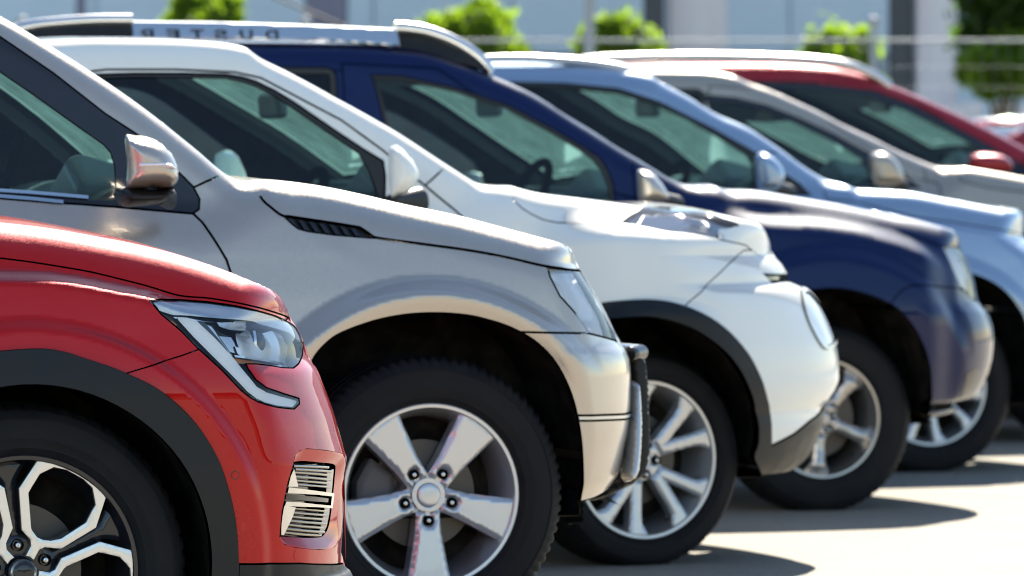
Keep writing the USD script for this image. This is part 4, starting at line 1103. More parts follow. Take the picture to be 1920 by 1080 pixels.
# ------------------------------------------------------------------ white compact crossover (third)
def build_white():
    car = Car((1212, 864), 615, 17, .885, .330, 2.53, kb=.14, kg=.08, tum=.25, tail=.72, zbot_=.27, Lc=.30, bow=.06, pc=4, ch=.05)
    car.sec = Curve1([(.2, .12), (.4, .06), (.58, .015), (.75, .0), (.9, .012), (1.05, .04), (1.25, .10)])
    car.profile(
        hood=[(905, 352), (962, 365), (1040, 371), (1120, 377), (1180, 382), (1202, 385), (1260, 384), (1295, 389), (1345, 401), (1382, 412), (1400, 428), (1420, 445), (1445, 476), (1470, 500), (1478, 520)],
        nose=[(1445, 476), (1470, 500), (1477, 513), (1479, 526), (1496, 534), (1514, 543), (1532, 562), (1546, 587), (1557, 612), (1568, 645), (1573, 680), (1574, 705), (1568, 725), (1555, 745), (1540, 764), (1541, 782), (1534, 808), (1512, 851), (1480, 876), ('l', .5, .25)],
        green=[('l', -3.2, 1.1), ('l', -2.95, 1.36), ('l', -2.5, 1.51), (67, 71, -.2), (150, 68, -.2), (250, 69, -.2), (325, 72, -.2), (375, 77, -.2), (420, 84, -.3), (480, 104), (540, 135), (630, 185), (730, 242), (825, 305), (885, 343), (912, 356)],
        belt=[('l', -3.1, 1.14), (100, 350), (700, 378), (790, 392)], y_hood=-.4)
    car.bumps = [flare(.03, .44, .50, .325, 2.53),
                 ledge(car, [(990, 455), (1040, 432), (1080, 424), (1130, 421), (1200, 424), (1260, 435), (1310, 451), (1360, 475), (1405, 508), (1450, 555), (1490, 610)], .12, .055, y=-.80, fade=(-.42, -.12), fade2=(.42, .62))]
    P = thing('compact_crossover', 'white rounded crossover with bulging fender and ten slim wheel spokes, third in the row', 'car', car.O, 17.0, 'cars parked side by side')
    H = car.hit
    lamp_px = [(1166, 417), (1184, 402), (1205, 390), (1240, 386), (1290, 391), (1340, 403), (1376, 415), (1392, 435), (1398, 458), (1370, 452), (1332, 444), (1290, 437), (1250, 433), (1215, 426), (1185, 420)]
    fogl = [(1507, 552), (1515, 549), (1528, 562), (1545, 587), (1558, 612), (1565, 632), (1558, 645), (1545, 647), (1530, 625), (1517, 597), (1509, 570)]
    def panels(c):
        lamp = Polygon(crom(H(lamp_px), 3, True)).buffer(0); c.lamp = lamp
        fog = Polygon(crom(H(fogl), 3, True)).buffer(0); c.fog = fog
        L = H([(962, 374), (978, 389), (995, 400), (1018, 411), (1045, 417), (1100, 417), (1166, 417), (1215, 426), (1290, 438), (1398, 459), (1440, 490), (1470, 514)])
        bon = Polygon(np.vstack([L, over(L[-1], .3, -.02), over(L[-1], .3, .5), over(L[0], 0, .3)]))
        gr = H([(1430, 512), (1450, 514), (1478, 514), (1480, 528), (1462, 529), (1448, 531)])
        grille = Polygon(np.vstack([gr[:3], over(gr[2], .15), over(gr[3], .15), gr[3:]])).buffer(0)
        co = crom(H([(1100, 578), (1130, 569), (1182, 564), (1220, 564), (1252, 568), (1282, 576), (1308, 586), (1332, 598), (1352, 612), (1370, 628), (1388, 648), (1403, 668), (1415, 690), (1425, 712), (1434, 740), (1440, 768), (1443, 805), (1443, 836)]), 4)
        r0 = np.hypot(co[0][0], co[0][1] - .32); a = np.arctan2(co[0][1] - .32, co[0][0])
        left = [(r0 * math.cos(t), .32 + r0 * math.sin(t)) for t in np.linspace(math.radians(190), a + .03, 16)]
        clad = Polygon(np.vstack([[(-r0, .05)], left, co, [(co[-1][0], .05)]]))
        lo = H([(1437, 838), (1462, 826), (1487, 813), (1515, 790), (1540, 765)])
        low = Polygon(np.vstack([lo, over(lo[-1], .25, .05), over(lo[-1], .25, -.7), over(lo[0], 0, -.7)]))
        bl = H([(1260, 598), (1287, 572), (1325, 535), (1365, 497), (1395, 470)])
        bump = Polygon(np.vstack([bl, over(bl[-1], .6), over(bl[-1], .6, -1.2), over(bl[0], 0, -1.2)]))
        dl = H([(782, 336), (800, 350), (825, 371), (850, 391), (877, 415)])
        xB = -1.80
        door = Polygon(np.vstack([H([(640, 225), (720, 283)]), dl, [(dl[-1][0] + .05, .85), (dl[-1][0] + .06, .5), (dl[-1][0] - .0, .2), (xB, .2), (xB, 1.485)], H([(200, 130), (330, 130), (440, 135), (490, 146)])])).buffer(0)
        ol = H([(150, 141), (250, 138), (340, 138), (425, 140), (455, 145), (480, 153), (515, 170), (550, 191), (630, 246), (680, 279), (718, 302), (722, 330), (722, 380)])
        fr = Polygon(np.vstack([[(xB + .02, 1.12), (xB + .03, 1.50)], ol]))
        gl = H([(160, 149), (250, 146), (425, 148), (460, 156), (480, 163), (515, 181), (545, 201), (625, 256), (672, 288), (690, 320), (702, 350), (710, 378)])
        pane = Polygon(np.vstack([[(xB + .05, 1.13), (xB + .06, 1.475)], gl]))
        _, g2, g3 = std_glass(c, xB, -2.5)
        _, d2 = std_doors(c, -.7, xB, -2.5, .36)
        cut = H([(800, 345), (820, 327), (835, 312)])
        fen = Polygon(np.vstack([[(-2, .0), (-2, .5)], H([(780, 370)]), cut, over(cut[-1], 0, .3), [(1.3, 1.6), (1.3, 0)]]))
        sill = sbox(-2.2, .2, -.40, .40)
        c.win = [pane, g2, g3]
        return [('side_window', pane, 'side_glass', dict(off=.006, flange=0, gap=0)), ('window_frame', fr, 'seal', {}), ('rear_side_window', g2, 'dark_glass', dict(off=.005, flange=0, gap=0)), ('quarter_window', g3, 'dark_glass', dict(off=.005, flange=0, gap=0)),
                ('fog_lamp', fog, 'frosted', dict(off=.0005, step=.006, gap=-.0004, flange=0, noliner=True)), ('upper_grille', grille, 'gloss_black', dict(off=.02)), ('bonnet', bon, 'white', dict(step=.009, gap=.001)),
                ('arch_cladding', clad, 'plastic', dict(off=-.010, flange=.024, gap=.001)), ('lower_cladding', low, 'plastic', dict(off=-.006)), ('bumper', bump, 'white', dict(step=.008, gap=.0008)), ('side_sill', sill, 'plastic', {}),
                ('door', door, 'white', dict(gap=.004)), ('rear_door', d2, 'white', {}), ('fender', fen, 'white', dict(step=.008))]
    def arch(c):
        a = H([(1147, 600), (1207, 594), (1240, 597), (1270, 605), (1303, 619), (1332, 638), (1360, 662), (1382, 690), (1398, 720), (1410, 752), (1417, 790), (1418, 830), (1412, 862), (1404, 905)])
        r0 = np.hypot(a[0][0], a[0][1] - .32); t0 = np.arctan2(a[0][1] - .32, a[0][0])
        left = [(r0 * math.cos(t), .32 + r0 * math.sin(t)) for t in np.linspace(math.radians(195), t0 + .05, 24)]
        return np.vstack([[(-r0, .05)], left, crom(a, 4), [(a[-1][0] - .01, .05)]])
    def tops(c):
        T3 = lambda px, sm=3: Polygon((crom(H3(px), sm, True) if sm else H3(px))[:, :2]).buffer(0)
        H3 = c.hit3
        lamp = T3(lamp_px)
        line = lambda px, w: LineString(crom(H3(px), 4)[:, :2]).buffer(w)
        return [('headlight', lamp, 'lens', 0.0), ('+headlight_housing', lamp.buffer(.006), 'lamp_white', .026),
                ('+light_guide', T3([(1205, 420), (1225, 408), (1262, 402), (1276, 412), (1262, 424), (1230, 426)]), 'lamp_white', .012), ('+lamp_reflector', T3([(1282, 426), (1296, 412), (1332, 417), (1352, 432), (1330, 438)]), 'frosted', .016),
                ('+lamp_module', T3([(1292, 424), (1300, 417), (1326, 421), (1334, 430), (1316, 433)]), 'satin', .008), ('+indicator_lamp', T3([(1352, 424), (1372, 424), (1388, 446), (1366, 442)]), 'lamp_white', .012),
                ('+bonnet_gap', line([(962, 374), (978, 389), (995, 400), (1018, 411), (1045, 417), (1100, 417), (1164, 417)], .0018), 'seal', -.0008)]
    spec = dict(panels=panels, arch=arch, paint='white', roof_front=-1.18, pillar=.07, openings=lambda c: c.win + [c.fog], grille=(.70, .78), top_parts=tops)
    assemble(car, P, spec)
    wheels(car, P, 'double', dict(a0=248, da=14.5, w=.0195, cap=.026, off=.014), .244, .215, 10, z=.322)
    put2(P, 'fog_lamp_reflector', car.lamp_back(car.fog.buffer(.004), .012, .25), 'lamp_white')
    ring = car.fog.buffer(.012).difference(car.fog.buffer(.001)); g = car.sheet(ring, .006, -.006, .008, 0); put2(P, 'fog_lamp_ring', g, 'white')
    mirror_unit(car, P, [(719, 281), (728, 273), (740, 273), (757, 285), (770, 300), (779, 316), (782, 328), (776, 346), (760, 361), (740, 366), (726, 370), (719, 352), (717, 320)], None, 'white', .04, .20, .06)
    foot = hull([(*(lambda q: (q[0], -car.W - .10, q[1]))(car.plane(735, 377, -car.W - .10)), .022), (*(lambda q: (q[0], -car.W + .0, q[1]))(car.plane(782, 372, -car.W)), .035), (*(lambda q: (q[0], -car.W + .0, q[1]))(car.plane(786, 382, -car.W)), .03)])
    put2(P, 'mirror_foot', foot, 'plastic')
    handle(car, P, -1.66, .98, 'white')
    cabin(car, P, (600, 321), -1.55, mirror_px=(512, 212))
    return car
white = build_white()

# ------------------------------------------------------------------ the cars further back share one plan
def std_car(name, label, paint_, hub, scale, W, R, wb, hood, nose, green, belt, wheel, xA, xB, xC, arch=None, bonnet=None, pane=None, frame=None, lamp=None, bump=None, low=None, clad=None, mirror=None, mirror_m=None, wheel_px=(0, 0), imir=None, bumps=None, roof_front=-1.1, step=.018, sail=None, door=True, yh=-.4, extra=None, group='cars parked side by side', theta=17.0, seat=-1.6, frame_m='seal', roof_m=None, **k):
    car = Car(hub, scale, theta, W, R, wb, **k)
    car.sec = Curve1([(.2, .07), (.4, .035), (.55, .01), (.7, .006), (.85, .025), (1.0, .058), (1.1, .085), (1.3, .14)])
    car.profile(hood, nose, green, belt, y_hood=yh)
    if bumps: car.bumps = bumps(car)
    P = thing(name, label, 'car', car.O, theta, group)
    H = car.hit
    def panels(c):
        out = []
        g1, g2, g3 = std_glass(c, xB, xC)
        if pane: g1 = Polygon(H(pane)).buffer(0)
        fr = Polygon(H(frame)).buffer(0) if frame else g1.buffer(.035)
        if sail: fr = fr.union(Polygon(H(sail)).buffer(0))
        c.win = [g1, g2, g3]; c.lamp = None
        out += [('side_window', g1, 'side_glass', dict(off=.006, flange=0, gap=0)), ('window_frame', fr, frame_m, {}), ('rear_side_window', g2, 'dark_glass', dict(off=.006, flange=0, gap=0)), ('rear_window_frame', g2.buffer(.025), 'seal', {}), ('quarter_window', g3, 'dark_glass', dict(off=.006, flange=0, gap=0))]
        if lamp:
            q = H(lamp); c.lamp = Polygon(q).buffer(.001); out.append(('headlight', c.lamp, 'lens', dict(step=.009, noliner=True)))
        if bonnet:
            L = H(bonnet); out.append(('bonnet', Polygon(np.vstack([L, over(L[-1], .4, -.03), over(L[-1], .4, .6), over(L[0], 0, .35)])), paint_, dict(step=.012)))
        if clad: out.append(('arch_cladding', clad(c), 'plastic', dict(off=-.008, flange=.02, gap=.001)))
        if low:
            q = H(low); out.append(('lower_cladding', Polygon(np.vstack([q, over(q[-1], .3), over(q[-1], .3, -.6), over(q[0], 0, -.6)])), 'plastic', dict(off=-.004)))
        if bump:
            q = H(bump); out.append(('bumper', Polygon(np.vstack([q, over(q[-1], .6, .0), over(q[-1], .6, -1.2), over(q[0], 0, -1.2)])), paint_, dict(step=.012)))
        d1, d2 = std_doors(c, xA, xB, xC, .38)
        out += [('door', d1, paint_, {}), ('rear_door', d2, paint_, {}), ('fender', Polygon([(xA - .05, 0), (xA - .05, 1.3), (1.3, 1.3), (1.3, 0)]), paint_, dict(step=.012))]
        return out
    def arch_(c):
        if arch:
            a = H(arch); zc = c.R - .008
            r0 = np.hypot(a[0][0], a[0][1] - zc); t0 = np.arctan2(a[0][1] - zc, a[0][0])
            left = [(r0 * math.cos(t), zc + r0 * math.sin(t)) for t in np.linspace(math.radians(195), t0 + .06, 24)]
            return np.vstack([[(-r0, .05)], left, crom(a, 4), [(a[-1][0], .05)]])
        r = c.R + .065; t = np.linspace(math.radians(195), math.radians(-15), 40)
        return np.vstack([[(-r, .05)], np.column_stack([r * np.cos(t), c.R + r * np.sin(t)]), [(r, .05)]])
    spec = dict(panels=panels, arch=arch_, paint=paint_, roof_front=roof_front, pillar=.07, step=step, top_step=.03, roof_paint=roof_m or paint_, openings=lambda c: c.win + ([c.lamp] if c.lamp is not None else []), gap=.0025)
    assemble(car, P, spec)
    wheels(car, P, *wheel)
    if car.lamp is not None:
        put2(P, 'headlight_housing', car.lamp_back(car.lamp, .025, .5), 'lamp_white')
        c0 = car.lamp.centroid; g = car.sheet(c0.buffer(.045).intersection(car.lamp.buffer(-.012)), .01, .02, .02, 0); put2(P, 'lamp_reflector', g, 'lamp_white')
    if mirror: mirror_unit(car, P, mirror, None, mirror_m or paint_, .03, .19, .05)
    if mirror:
        ym = -car.W - .03; c = np.array([car.plane(q[0], q[1], ym) for q in mirror]).mean(0); lo_ = min(car.plane(q[0], q[1], ym)[1] for q in mirror)
        put2(P, 'mirror_foot', hull([(c[0] + .0, -car.W - .07, lo_ + .03, .022), (c[0] + .09, -car.W + .05, lo_ + .0, .03), (c[0] + .13, -car.W + .05, lo_ - .0, .03)]), 'plastic')
    handle(car, P, xB + .16, .95, paint_)
    cabin(car, P, wheel_px, seat, mirror_px=imir)
    if extra: extra(car, P)
    return car

def rail(car, P, px, y, h, m, feet=True):
    """roof rail on both sides from the top line seen in the photograph"""
    q = crom(np.array([car.plane(a, b, y) for a, b in px]), 6)
    for s_ in (1, -1):
        put(P, 'roof_rail', tube(np.column_stack([q[:, 0], np.full(len(q), y * s_), q[:, 1] - h]), h, 12), m)

# dark blue SUV with deep, lettered roof rails (fourth)
def duster_extra(car, P):
    Y = -.60
    top = lambda px: np.array([car.plane(a, b, Y) for a, b in px])
    def plate(name, t, l, m, yy, half, r):
        po = np.vstack([top(t), top(l)[::-1]])
        g = pillow(po, yy, half, r, .004, smooth=25); g[0][:, 1] += (g[0][:, 2] - top([l[len(l) // 2]])[0][1]) * .35; g = geo(trimesh.Trimesh(g[0], g[1], process=False), 40); put2(P, name, g, m)
    plate('roof_rail', [(245, 39), (400, 40.5), (600, 47), (745, 54)], [(245, 72), (400, 73), (600, 77), (748, 88)], 'satin', Y, .024, .006)
    plate('rail_end', [(740, 53), (762, 54), (800, 60), (840, 74), (872, 91), (900, 112), (918, 137)], [(746, 106), (768, 107), (800, 111), (840, 118), (872, 124), (900, 131), (918, 140)], 'plastic', Y, .026, .010)
    plate('rail_end', [(30, 55), (70, 47), (120, 42), (180, 38), (247, 37)], [(30, 75), (70, 76), (120, 77), (180, 78), (247, 78)], 'plastic', Y, .026, .010)
    cap = [(740, 51), (762, 52), (800, 58), (840, 72), (872, 89), (900, 110), (919, 136)]
    q = crom(top(cap), 5); put2(P, 'rail_cap', tube(np.column_stack([q[:, 0], np.full(len(q), Y - .004), q[:, 1]]), .021, 12), 'satin')
    cap = [(30, 53), (70, 45), (120, 40), (180, 36.5), (247, 36)]
    q = crom(top(cap), 5); put2(P, 'rail_cap', tube(np.column_stack([q[:, 0], np.full(len(q), Y - .004), q[:, 1]]), .019, 12), 'satin')
    # the word on the rail, mirrored as the photograph shows it
    xs = (277, 325, 371, 415, 463, 511)
    for ch, px in zip('RETSUD', xs):
        t = meshkit.text_mesh(ch, .033, .005, True)
        v = np.array(t.vertices); w = v[:, 0].max() + v[:, 0].min()
        x, z = car.plane(px, 63 + (px - 277) * .006, Y - .026)
        v2 = np.column_stack([x - (v[:, 0] - w / 2) * (.046 / (v[:, 0].max() - v[:, 0].min())), -v[:, 2] + Y - .0238, z - .018 + v[:, 1]]); v2[:, 1] += (v2[:, 2] - car.plane(600, 77, Y)[1]) * .35
        put(P, 'rail_letter', geo(trimesh.Trimesh(v2, np.array(t.faces)[:, ::-1] if True else t.faces), 30), 'gloss_black')
    # skid plate and chrome lower edge of the bumper
    A = top([(1872, 640), (1864, 672), (1852, 702), (1834, 730), (1808, 757)])
    for s_ in (1, -1):
        put(P, 'skid_edge', tube(np.column_stack([A[:, 0], np.full(len(A), -.45 * s_), A[:, 1]]), .008, 10), 'satin')
    f = Polygon(car.hit([(1812, 700), (1826, 690), (1836, 696), (1826, 722), (1810, 748), (1800, 745)]))
    put2(P, 'fog_lamp_recess', car.sheet(f, .01, -.002, .004, 0), 'gloss_black')
duster = std_car('dark_blue_suv', 'dark navy blue SUV with deep lettered silver roof rails, fourth in the row', 'navy', (1545, 785), 525, .915, .337, 2.67,
    hood=[(1285, 348), (1320, 358), (1350, 357), (1445, 366), (1521, 375), (1600, 389), (1633, 394), (1718, 416), (1760, 431), (1783, 445), (1800, 463), (1813, 487), (1826, 525), (1834, 562)],
    nose=[(1800, 463), (1813, 487), (1826, 525), (1834, 562), (1853, 588), (1862, 618), (1863, 640), (1860, 670), (1852, 700), (1840, 725), (1825, 742), (1797, 764), (1757, 804), ('l', .62, .36), ('l', .55, .3)],
    green=[('l', -3.35, 1.2), ('l', -3.2, 1.5), ('l', -2.9, 1.60), (245, 74, -.3), (480, 75, -.3), (600, 77, -.3), (740, 87, -.3), (840, 112, -.5), (920, 140), (980, 167), (1065, 220), (1135, 265), (1185, 296), (1235, 327), (1275, 346)],
    belt=[('l', -3.2, 1.14), (700, 372), (1150, 382), (1260, 392)],
    wheel=('gold', dict(a0=-95, cap=.027), .2155, .215, 0), xA=-.62, xB=-1.72, xC=-2.6,
    arch=[(1470, 560), (1500, 549), (1526, 543), (1577, 541), (1633, 554), (1678, 575), (1706, 603), (1724, 632), (1737, 662), (1745, 700), (1747, 745), (1744, 775), (1735, 792)],
    bonnet=[(1290, 362), (1350, 375), (1380, 382), (1445, 388), (1521, 397), (1600, 413), (1633, 422), (1718, 444), (1771, 464), (1799, 463)],
    pane=[(702, 148), (755, 151), (855, 173), (950, 205), (1030, 248), (1085, 281), (1112, 300), (1130, 325), (1140, 350), (1144, 380), (1000, 377), (740, 372), (735, 250), (715, 175)],
    frame=[(696, 140), (755, 143), (855, 165), (955, 198), (1040, 243), (1095, 276), (1124, 295), (1141, 322), (1150, 350), (1153, 384), (730, 378), (722, 240), (705, 165)],
    lamp=[(1770, 466), (1799, 462), (1806, 474), (1815, 492), (1827, 527), (1835, 562), (1822, 560), (1802, 537), (1788, 505)],
    bump=[(1660, 590), (1675, 562), (1690, 545), (1705, 537), (1722, 534), (1802, 541), (1825, 562)],
    mirror=[(1186, 322), (1192, 318), (1205, 319), (1220, 325), (1233, 338), (1244, 354), (1251, 368), (1246, 380), (1222, 382), (1192, 380), (1187, 350)], mirror_m='champagne',
    wheel_px=(1020, 304), imir=(918, 210), roof_front=-1.15, kb=.16, kg=.08, tum=.22, tail=.78, zbot_=.30, Lc=.24, bow=.05, pc=4, extra=duster_extra,
    bumps=lambda c: [flare(.03, .56, .63, .33, 2.67), ledge(c, [(1380, 405), (1436, 414), (1521, 418), (1605, 430), (1690, 455), (1746, 482), (1790, 520)], .075, .042, y=-.84, fade=(-.55, -.2), fade2=(.35, .5))], step=.013)

# light blue-silver SUV (fifth)
def blue_extra(car, P):
    rail(car, P, [(880, 106), (930, 102), (1010, 102.5), (1110, 110), (1180, 124), (1215, 140)], -.58, .018, 'satin')
bluecar = std_car('light_blue_suv', 'light blue silver SUV behind the navy one, fifth in the row', 'bluesilver', (1747, 727), 461, .915, .353, 2.68,
    hood=[(1535, 350), (1549, 357), (1633, 357), (1718, 366), (1830, 383), (1920, 401), ('l', .62, .93), ('l', .78, .82)],
    nose=[('l', .60, .95), ('l', .74, .86), ('l', .83, .70), ('l', .86, .55), ('l', .85, .42), ('l', .78, .32), ('l', .7, .25)],
    green=[('l', -3.5, 1.2), ('l', -3.3, 1.45), ('l', -2.9, 1.58), (897, 118, -.2), (1010, 118, -.2), (1110, 124, -.3), (1192, 136, -.4), (1235, 150), (1285, 178), (1340, 212), (1395, 237), (1510, 318), (1567, 353)],
    belt=[('l', -3.3, 1.16), (1300, 352), (1520, 366)],
    wheel=('double', dict(a0=262, da=16, w=.017, cap=.03), .240, .22, 0), xA=-.66, xB=-1.75, xC=-2.65,
    arch=[(1700, 537), (1747, 512), (1790, 507), (1823, 513), (1858, 527), (1885, 546), (1905, 570), (1922, 600), (1932, 640), (1936, 700), (1934, 740)],
    bonnet=[(1550, 373), (1600, 377), (1645, 388), (1715, 407), (1790, 417), (1877, 431), (1935, 445), ('l', .78, .84)],
    pane=[(965, 165), (1060, 166), (1160, 176), (1235, 200), (1290, 225), (1340, 254), (1400, 292), (1410, 310), (1414, 360), (1000, 350)],
    frame=[(955, 154), (1060, 156), (1160, 166), (1235, 190), (1335, 240), (1407, 280), (1460, 318), (1500, 345), (1520, 366), (1300, 362), (960, 356)],
    mirror=[(1408, 299), (1414, 288), (1425, 285), (1440, 290), (1453, 300), (1463, 314), (1467, 335), (1455, 356), (1437, 360), (1418, 356), (1410, 330)], mirror_m='bluesilver',
    wheel_px=(1278, 308), imir=(1215, 212), roof_front=-1.15, kb=.10, kg=.09, tum=.22, tail=.8, zbot_=.28, Lc=.25, bow=.07, pc=4, extra=blue_extra,
    clad=lambda c: Polygon([(c.R - .008) * 0 + 0 + .455 * math.cos(t), ] and (.455 * math.cos(t), .345 + .455 * math.sin(t)) for t in np.linspace(math.radians(-25), math.radians(205), 60)),
    bumps=lambda c: [flare(.02, .50, .56, .345, 2.68), ledge(c, [(1600, 392), (1655, 402), (1715, 412), (1800, 424), (1877, 438), (1940, 455)], .03, .02, y=-.86, fade=(-.6, -.4), fade2=(.5, .6))])

# beige one (sixth) and dark red one (seventh): only cabin and fender line are in view
GEN_NOSE = [('l', .58, .93), ('l', .72, .84), ('l', .82, .70), ('l', .85, .55), ('l', .84, .42), ('l', .77, .32), ('l', .7, .25)]
beigecar = std_car('beige_suv', 'beige metallic SUV behind the light blue one, sixth in the row', 'beige', (2030, 687), 411, .90, .345, 2.65,
    hood=[(1765, 316), (1810, 322), (1870, 330), (1920, 338), ('l', -.05, 1.10), ('l', .4, 1.03), ('l', .62, .92), ('l', .76, .82)], nose=GEN_NOSE,
    green=[('l', -3.4, 1.2), ('l', -3.2, 1.45), ('l', -2.8, 1.56), (1150, 128, -.2), (1190, 126, -.2), (1260, 127, -.2), (1340, 137, -.3), (1400, 152), (1440, 166), (1522, 203), (1580, 233), (1640, 262), (1690, 287), (1740, 308), (1770, 318)],
    belt=[('l', -3.2, 1.18), (1500, 340), (1730, 352)],
    wheel=('five', dict(a0=-90, w=(.026, .028, .03, .042, .048, .056), bolt=.055, cap=.03), .225, .215, 0), xA=-.66, xB=-1.72, xC=-2.6,
    bonnet=[(1800, 338), (1850, 352), (1920, 360), ('l', .2, 1.0), ('l', .72, .86)],
    pane=[(1330, 190), (1380, 195), (1440, 210), (1500, 235), (1560, 265), (1615, 298), (1640, 345), (1400, 345)],
    frame=[(1320, 178), (1380, 183), (1440, 198), (1500, 222), (1565, 252), (1625, 285), (1690, 322), (1725, 352), (1400, 352)],
    mirror=[(1623, 300), (1628, 288), (1640, 284), (1655, 285), (1672, 295), (1684, 312), (1691, 335), (1680, 347), (1650, 348), (1632, 340)], mirror_m='beige',
    wheel_px=(1500, 316), imir=(1440, 222), roof_front=-1.15, kb=.10, kg=.08, tum=.22, tail=.8, zbot_=.28, Lc=.25, bow=.07, pc=4, frame_m='gloss_black')
def dred_extra(car, P):
    rail(car, P, [(1060, 112), (1110, 103), (1250, 98), (1400, 99), (1520, 104), (1590, 113), (1635, 131), (1668, 152)], -.60, .024, 'satin')
dredcar = std_car('dark_red_suv', 'dark red SUV with pale roof rails at the far end, seventh in the row', 'darkred', (2187, 657), 373, .90, .345, 2.65,
    hood=[(1925, 288), (1960, 298), ('l', -.1, 1.10), ('l', .4, 1.03), ('l', .62, .92), ('l', .76, .82)], nose=GEN_NOSE,
    green=[('l', -3.4, 1.2), ('l', -3.2, 1.45), (1110, 122, -.2), (1250, 117, -.2), (1400, 117, -.2), (1500, 122, -.2), (1590, 135, -.4), (1672, 158), (1740, 187), (1840, 235), (1920, 278), (1950, 294)],
    belt=[('l', -3.2, 1.20), (1700, 322), (1920, 332)],
    wheel=('five', dict(a0=-90, w=(.026, .028, .03, .042, .048, .056), bolt=.055, cap=.03), .225, .215, 0), xA=-.66, xB=-1.72, xC=-2.6,
    pane=[(1440, 165), (1530, 170), (1620, 180), (1700, 208), (1770, 243), (1830, 275), (1880, 320), (1500, 320)],
    frame=[(1420, 152), (1530, 157), (1640, 170), (1720, 200), (1800, 242), (1860, 275), (1920, 310), (1935, 332), (1450, 332)],
    mirror=[(1810, 296), (1822, 288), (1845, 286), (1875, 290), (1892, 302), (1893, 318), (1870, 325), (1835, 324), (1814, 316)], mirror_m='darkred',
    wheel_px=(1735, 306), imir=(1650, 205), roof_front=-1.15, kb=.10, kg=.08, tum=.22, tail=.8, zbot_=.28, Lc=.25, bow=.07, pc=4, frame_m='gloss_black', extra=dred_extra)
def far_extra(car, P):
    for s_ in (1, -1):
        put(P, 'roof_rail', tube([(-3.0, -.56 * s_, 1.60), (-2.9, -.56 * s_, 1.645), (-2.3, -.56 * s_, 1.66), (-1.75, -.56 * s_, 1.65), (-1.6, -.56 * s_, 1.60)], .017, 12), 'chrome')  # chrome rails added to give the roof its bright glints
farcar = std_car('distant_red_car', 'red car far behind, its glinting roof just showing at the right edge', 'darkred', (2690, 573), 267, .89, .33, 2.6,
    hood=[('l', -.8, 1.08), ('l', .2, .98), ('l', .5, .88), ('l', .7, .76)], nose=[('l', .5, .90), ('l', .66, .8), ('l', .78, .66), ('l', .82, .5), ('l', .78, .35), ('l', .7, .25)],
    green=[('l', -3.35, 1.1), ('l', -3.22, 1.46), ('l', -2.9, 1.585), ('l', -2.3, 1.61), ('l', -1.8, 1.60), ('l', -1.5, 1.56), ('l', -.78, 1.09)], belt=[('l', -3.2, 1.06), ('l', -.8, 1.0)],
    wheel=('five', dict(a0=-90, w=(.026, .028, .03, .042, .048, .056), bolt=.055, cap=.03), .225, .215, 0), xA=-.66, xB=-1.72, xC=-2.6, roof_front=-1.5, kb=.10, kg=.08, tum=.22, tail=.75, zbot_=.25, Lc=.25, bow=.07, pc=4, group=None, step=.03, wheel_px=(2500, 320), extra=far_extra)
# ------------------------------------------------------------------ background: warehouse, columns, fence, small trees
def atY(px, py, Y):
    r = ray(px, py); t = Y / r[1]; return np.array([r[0] * t, Y, CAM_H + r[2] * t])
def surf(name, c1, c2, scale, rough=.8, bump=.2, detail=6.0, stretch=(1, 1, 1)):
    return mat(name, {'g': ('geometry', {}), 'mp': ('mapping', {'scale': stretch}), 'n': ('noise_texture', {'scale': scale, 'detail': detail, 'roughness': .6}), 'm': ('mix', {'color1': c1, 'color2': c2}), 'b': ('bump', {'strength': bump, 'distance': .01}),
                      'p': ('principled_bsdf', dict(roughness=rough))},
               [('g.position', 'mp.vector'), ('mp.vector', 'n.vector'), ('n.fac', 'm.fac'), ('m.color', 'p.base_color'), ('n.fac', 'b.height'), ('b.normal', 'p.normal')])
M['cladding'] = surf('pale_wall_cladding', (.50, .60, .68), (.58, .67, .74), 1.4, .55, .1)
M['cladding_dark'] = surf('blue_grey_band', (.20, .26, .32), (.25, .31, .36), 1.6, .5, .1)
M['dark_steel'] = surf('dark_column_paint', (.035, .038, .045), (.06, .062, .07), 2.0, .5)
M['purple_grey'] = surf('grey_violet_paint', (.14, .14, .20), (.18, .17, .23), 2.0, .6)
M['white_render'] = surf('white_column_render', (.74, .72, .72), (.55, .44, .46), 1.1, .7, .2, stretch=(4, 1, .5))
M['galv'] = plain('galvanised_steel', (.28, .31, .33), .6, .3)
M['bark'] = surf('tree_bark', (.09, .065, .045), (.15, .11, .08), 14.0, .9, .5)
def leafmat(name, a, b):
    return mat(name, {'o': ('geometry', {}), 'w': ('white_noise_texture', {'dimensions': '1D'}), 'm': ('mix', {'color1': a, 'color2': b}), 'd': ('principled_bsdf', dict(roughness=.5)),
                      't': ('translucent_bsdf', {}), 'x': ('mix_closure', {'fac': .58}), 'b2': ('mix', {'mix_type': 'multiply', 'fac': 1.0, 'color2': (2.9, 2.8, 1.4)})},
               [('o.random_per_island', 'm.fac'), ('m.color', 'd.base_color'), ('m.color', 'b2.color1'), ('b2.color', 't.color'), ('d.BSDF', 'x.closure1'), ('t.BSDF', 'x.closure2')], surface='x.closure')
M['leaf'] = leafmat('bright_leaves', (.11, .18, .014), (.22, .27, .024))
M['leaf_dark'] = leafmat('deep_green_leaves', (.03, .065, .010), (.07, .11, .018))
rng = np.random.default_rng(7)
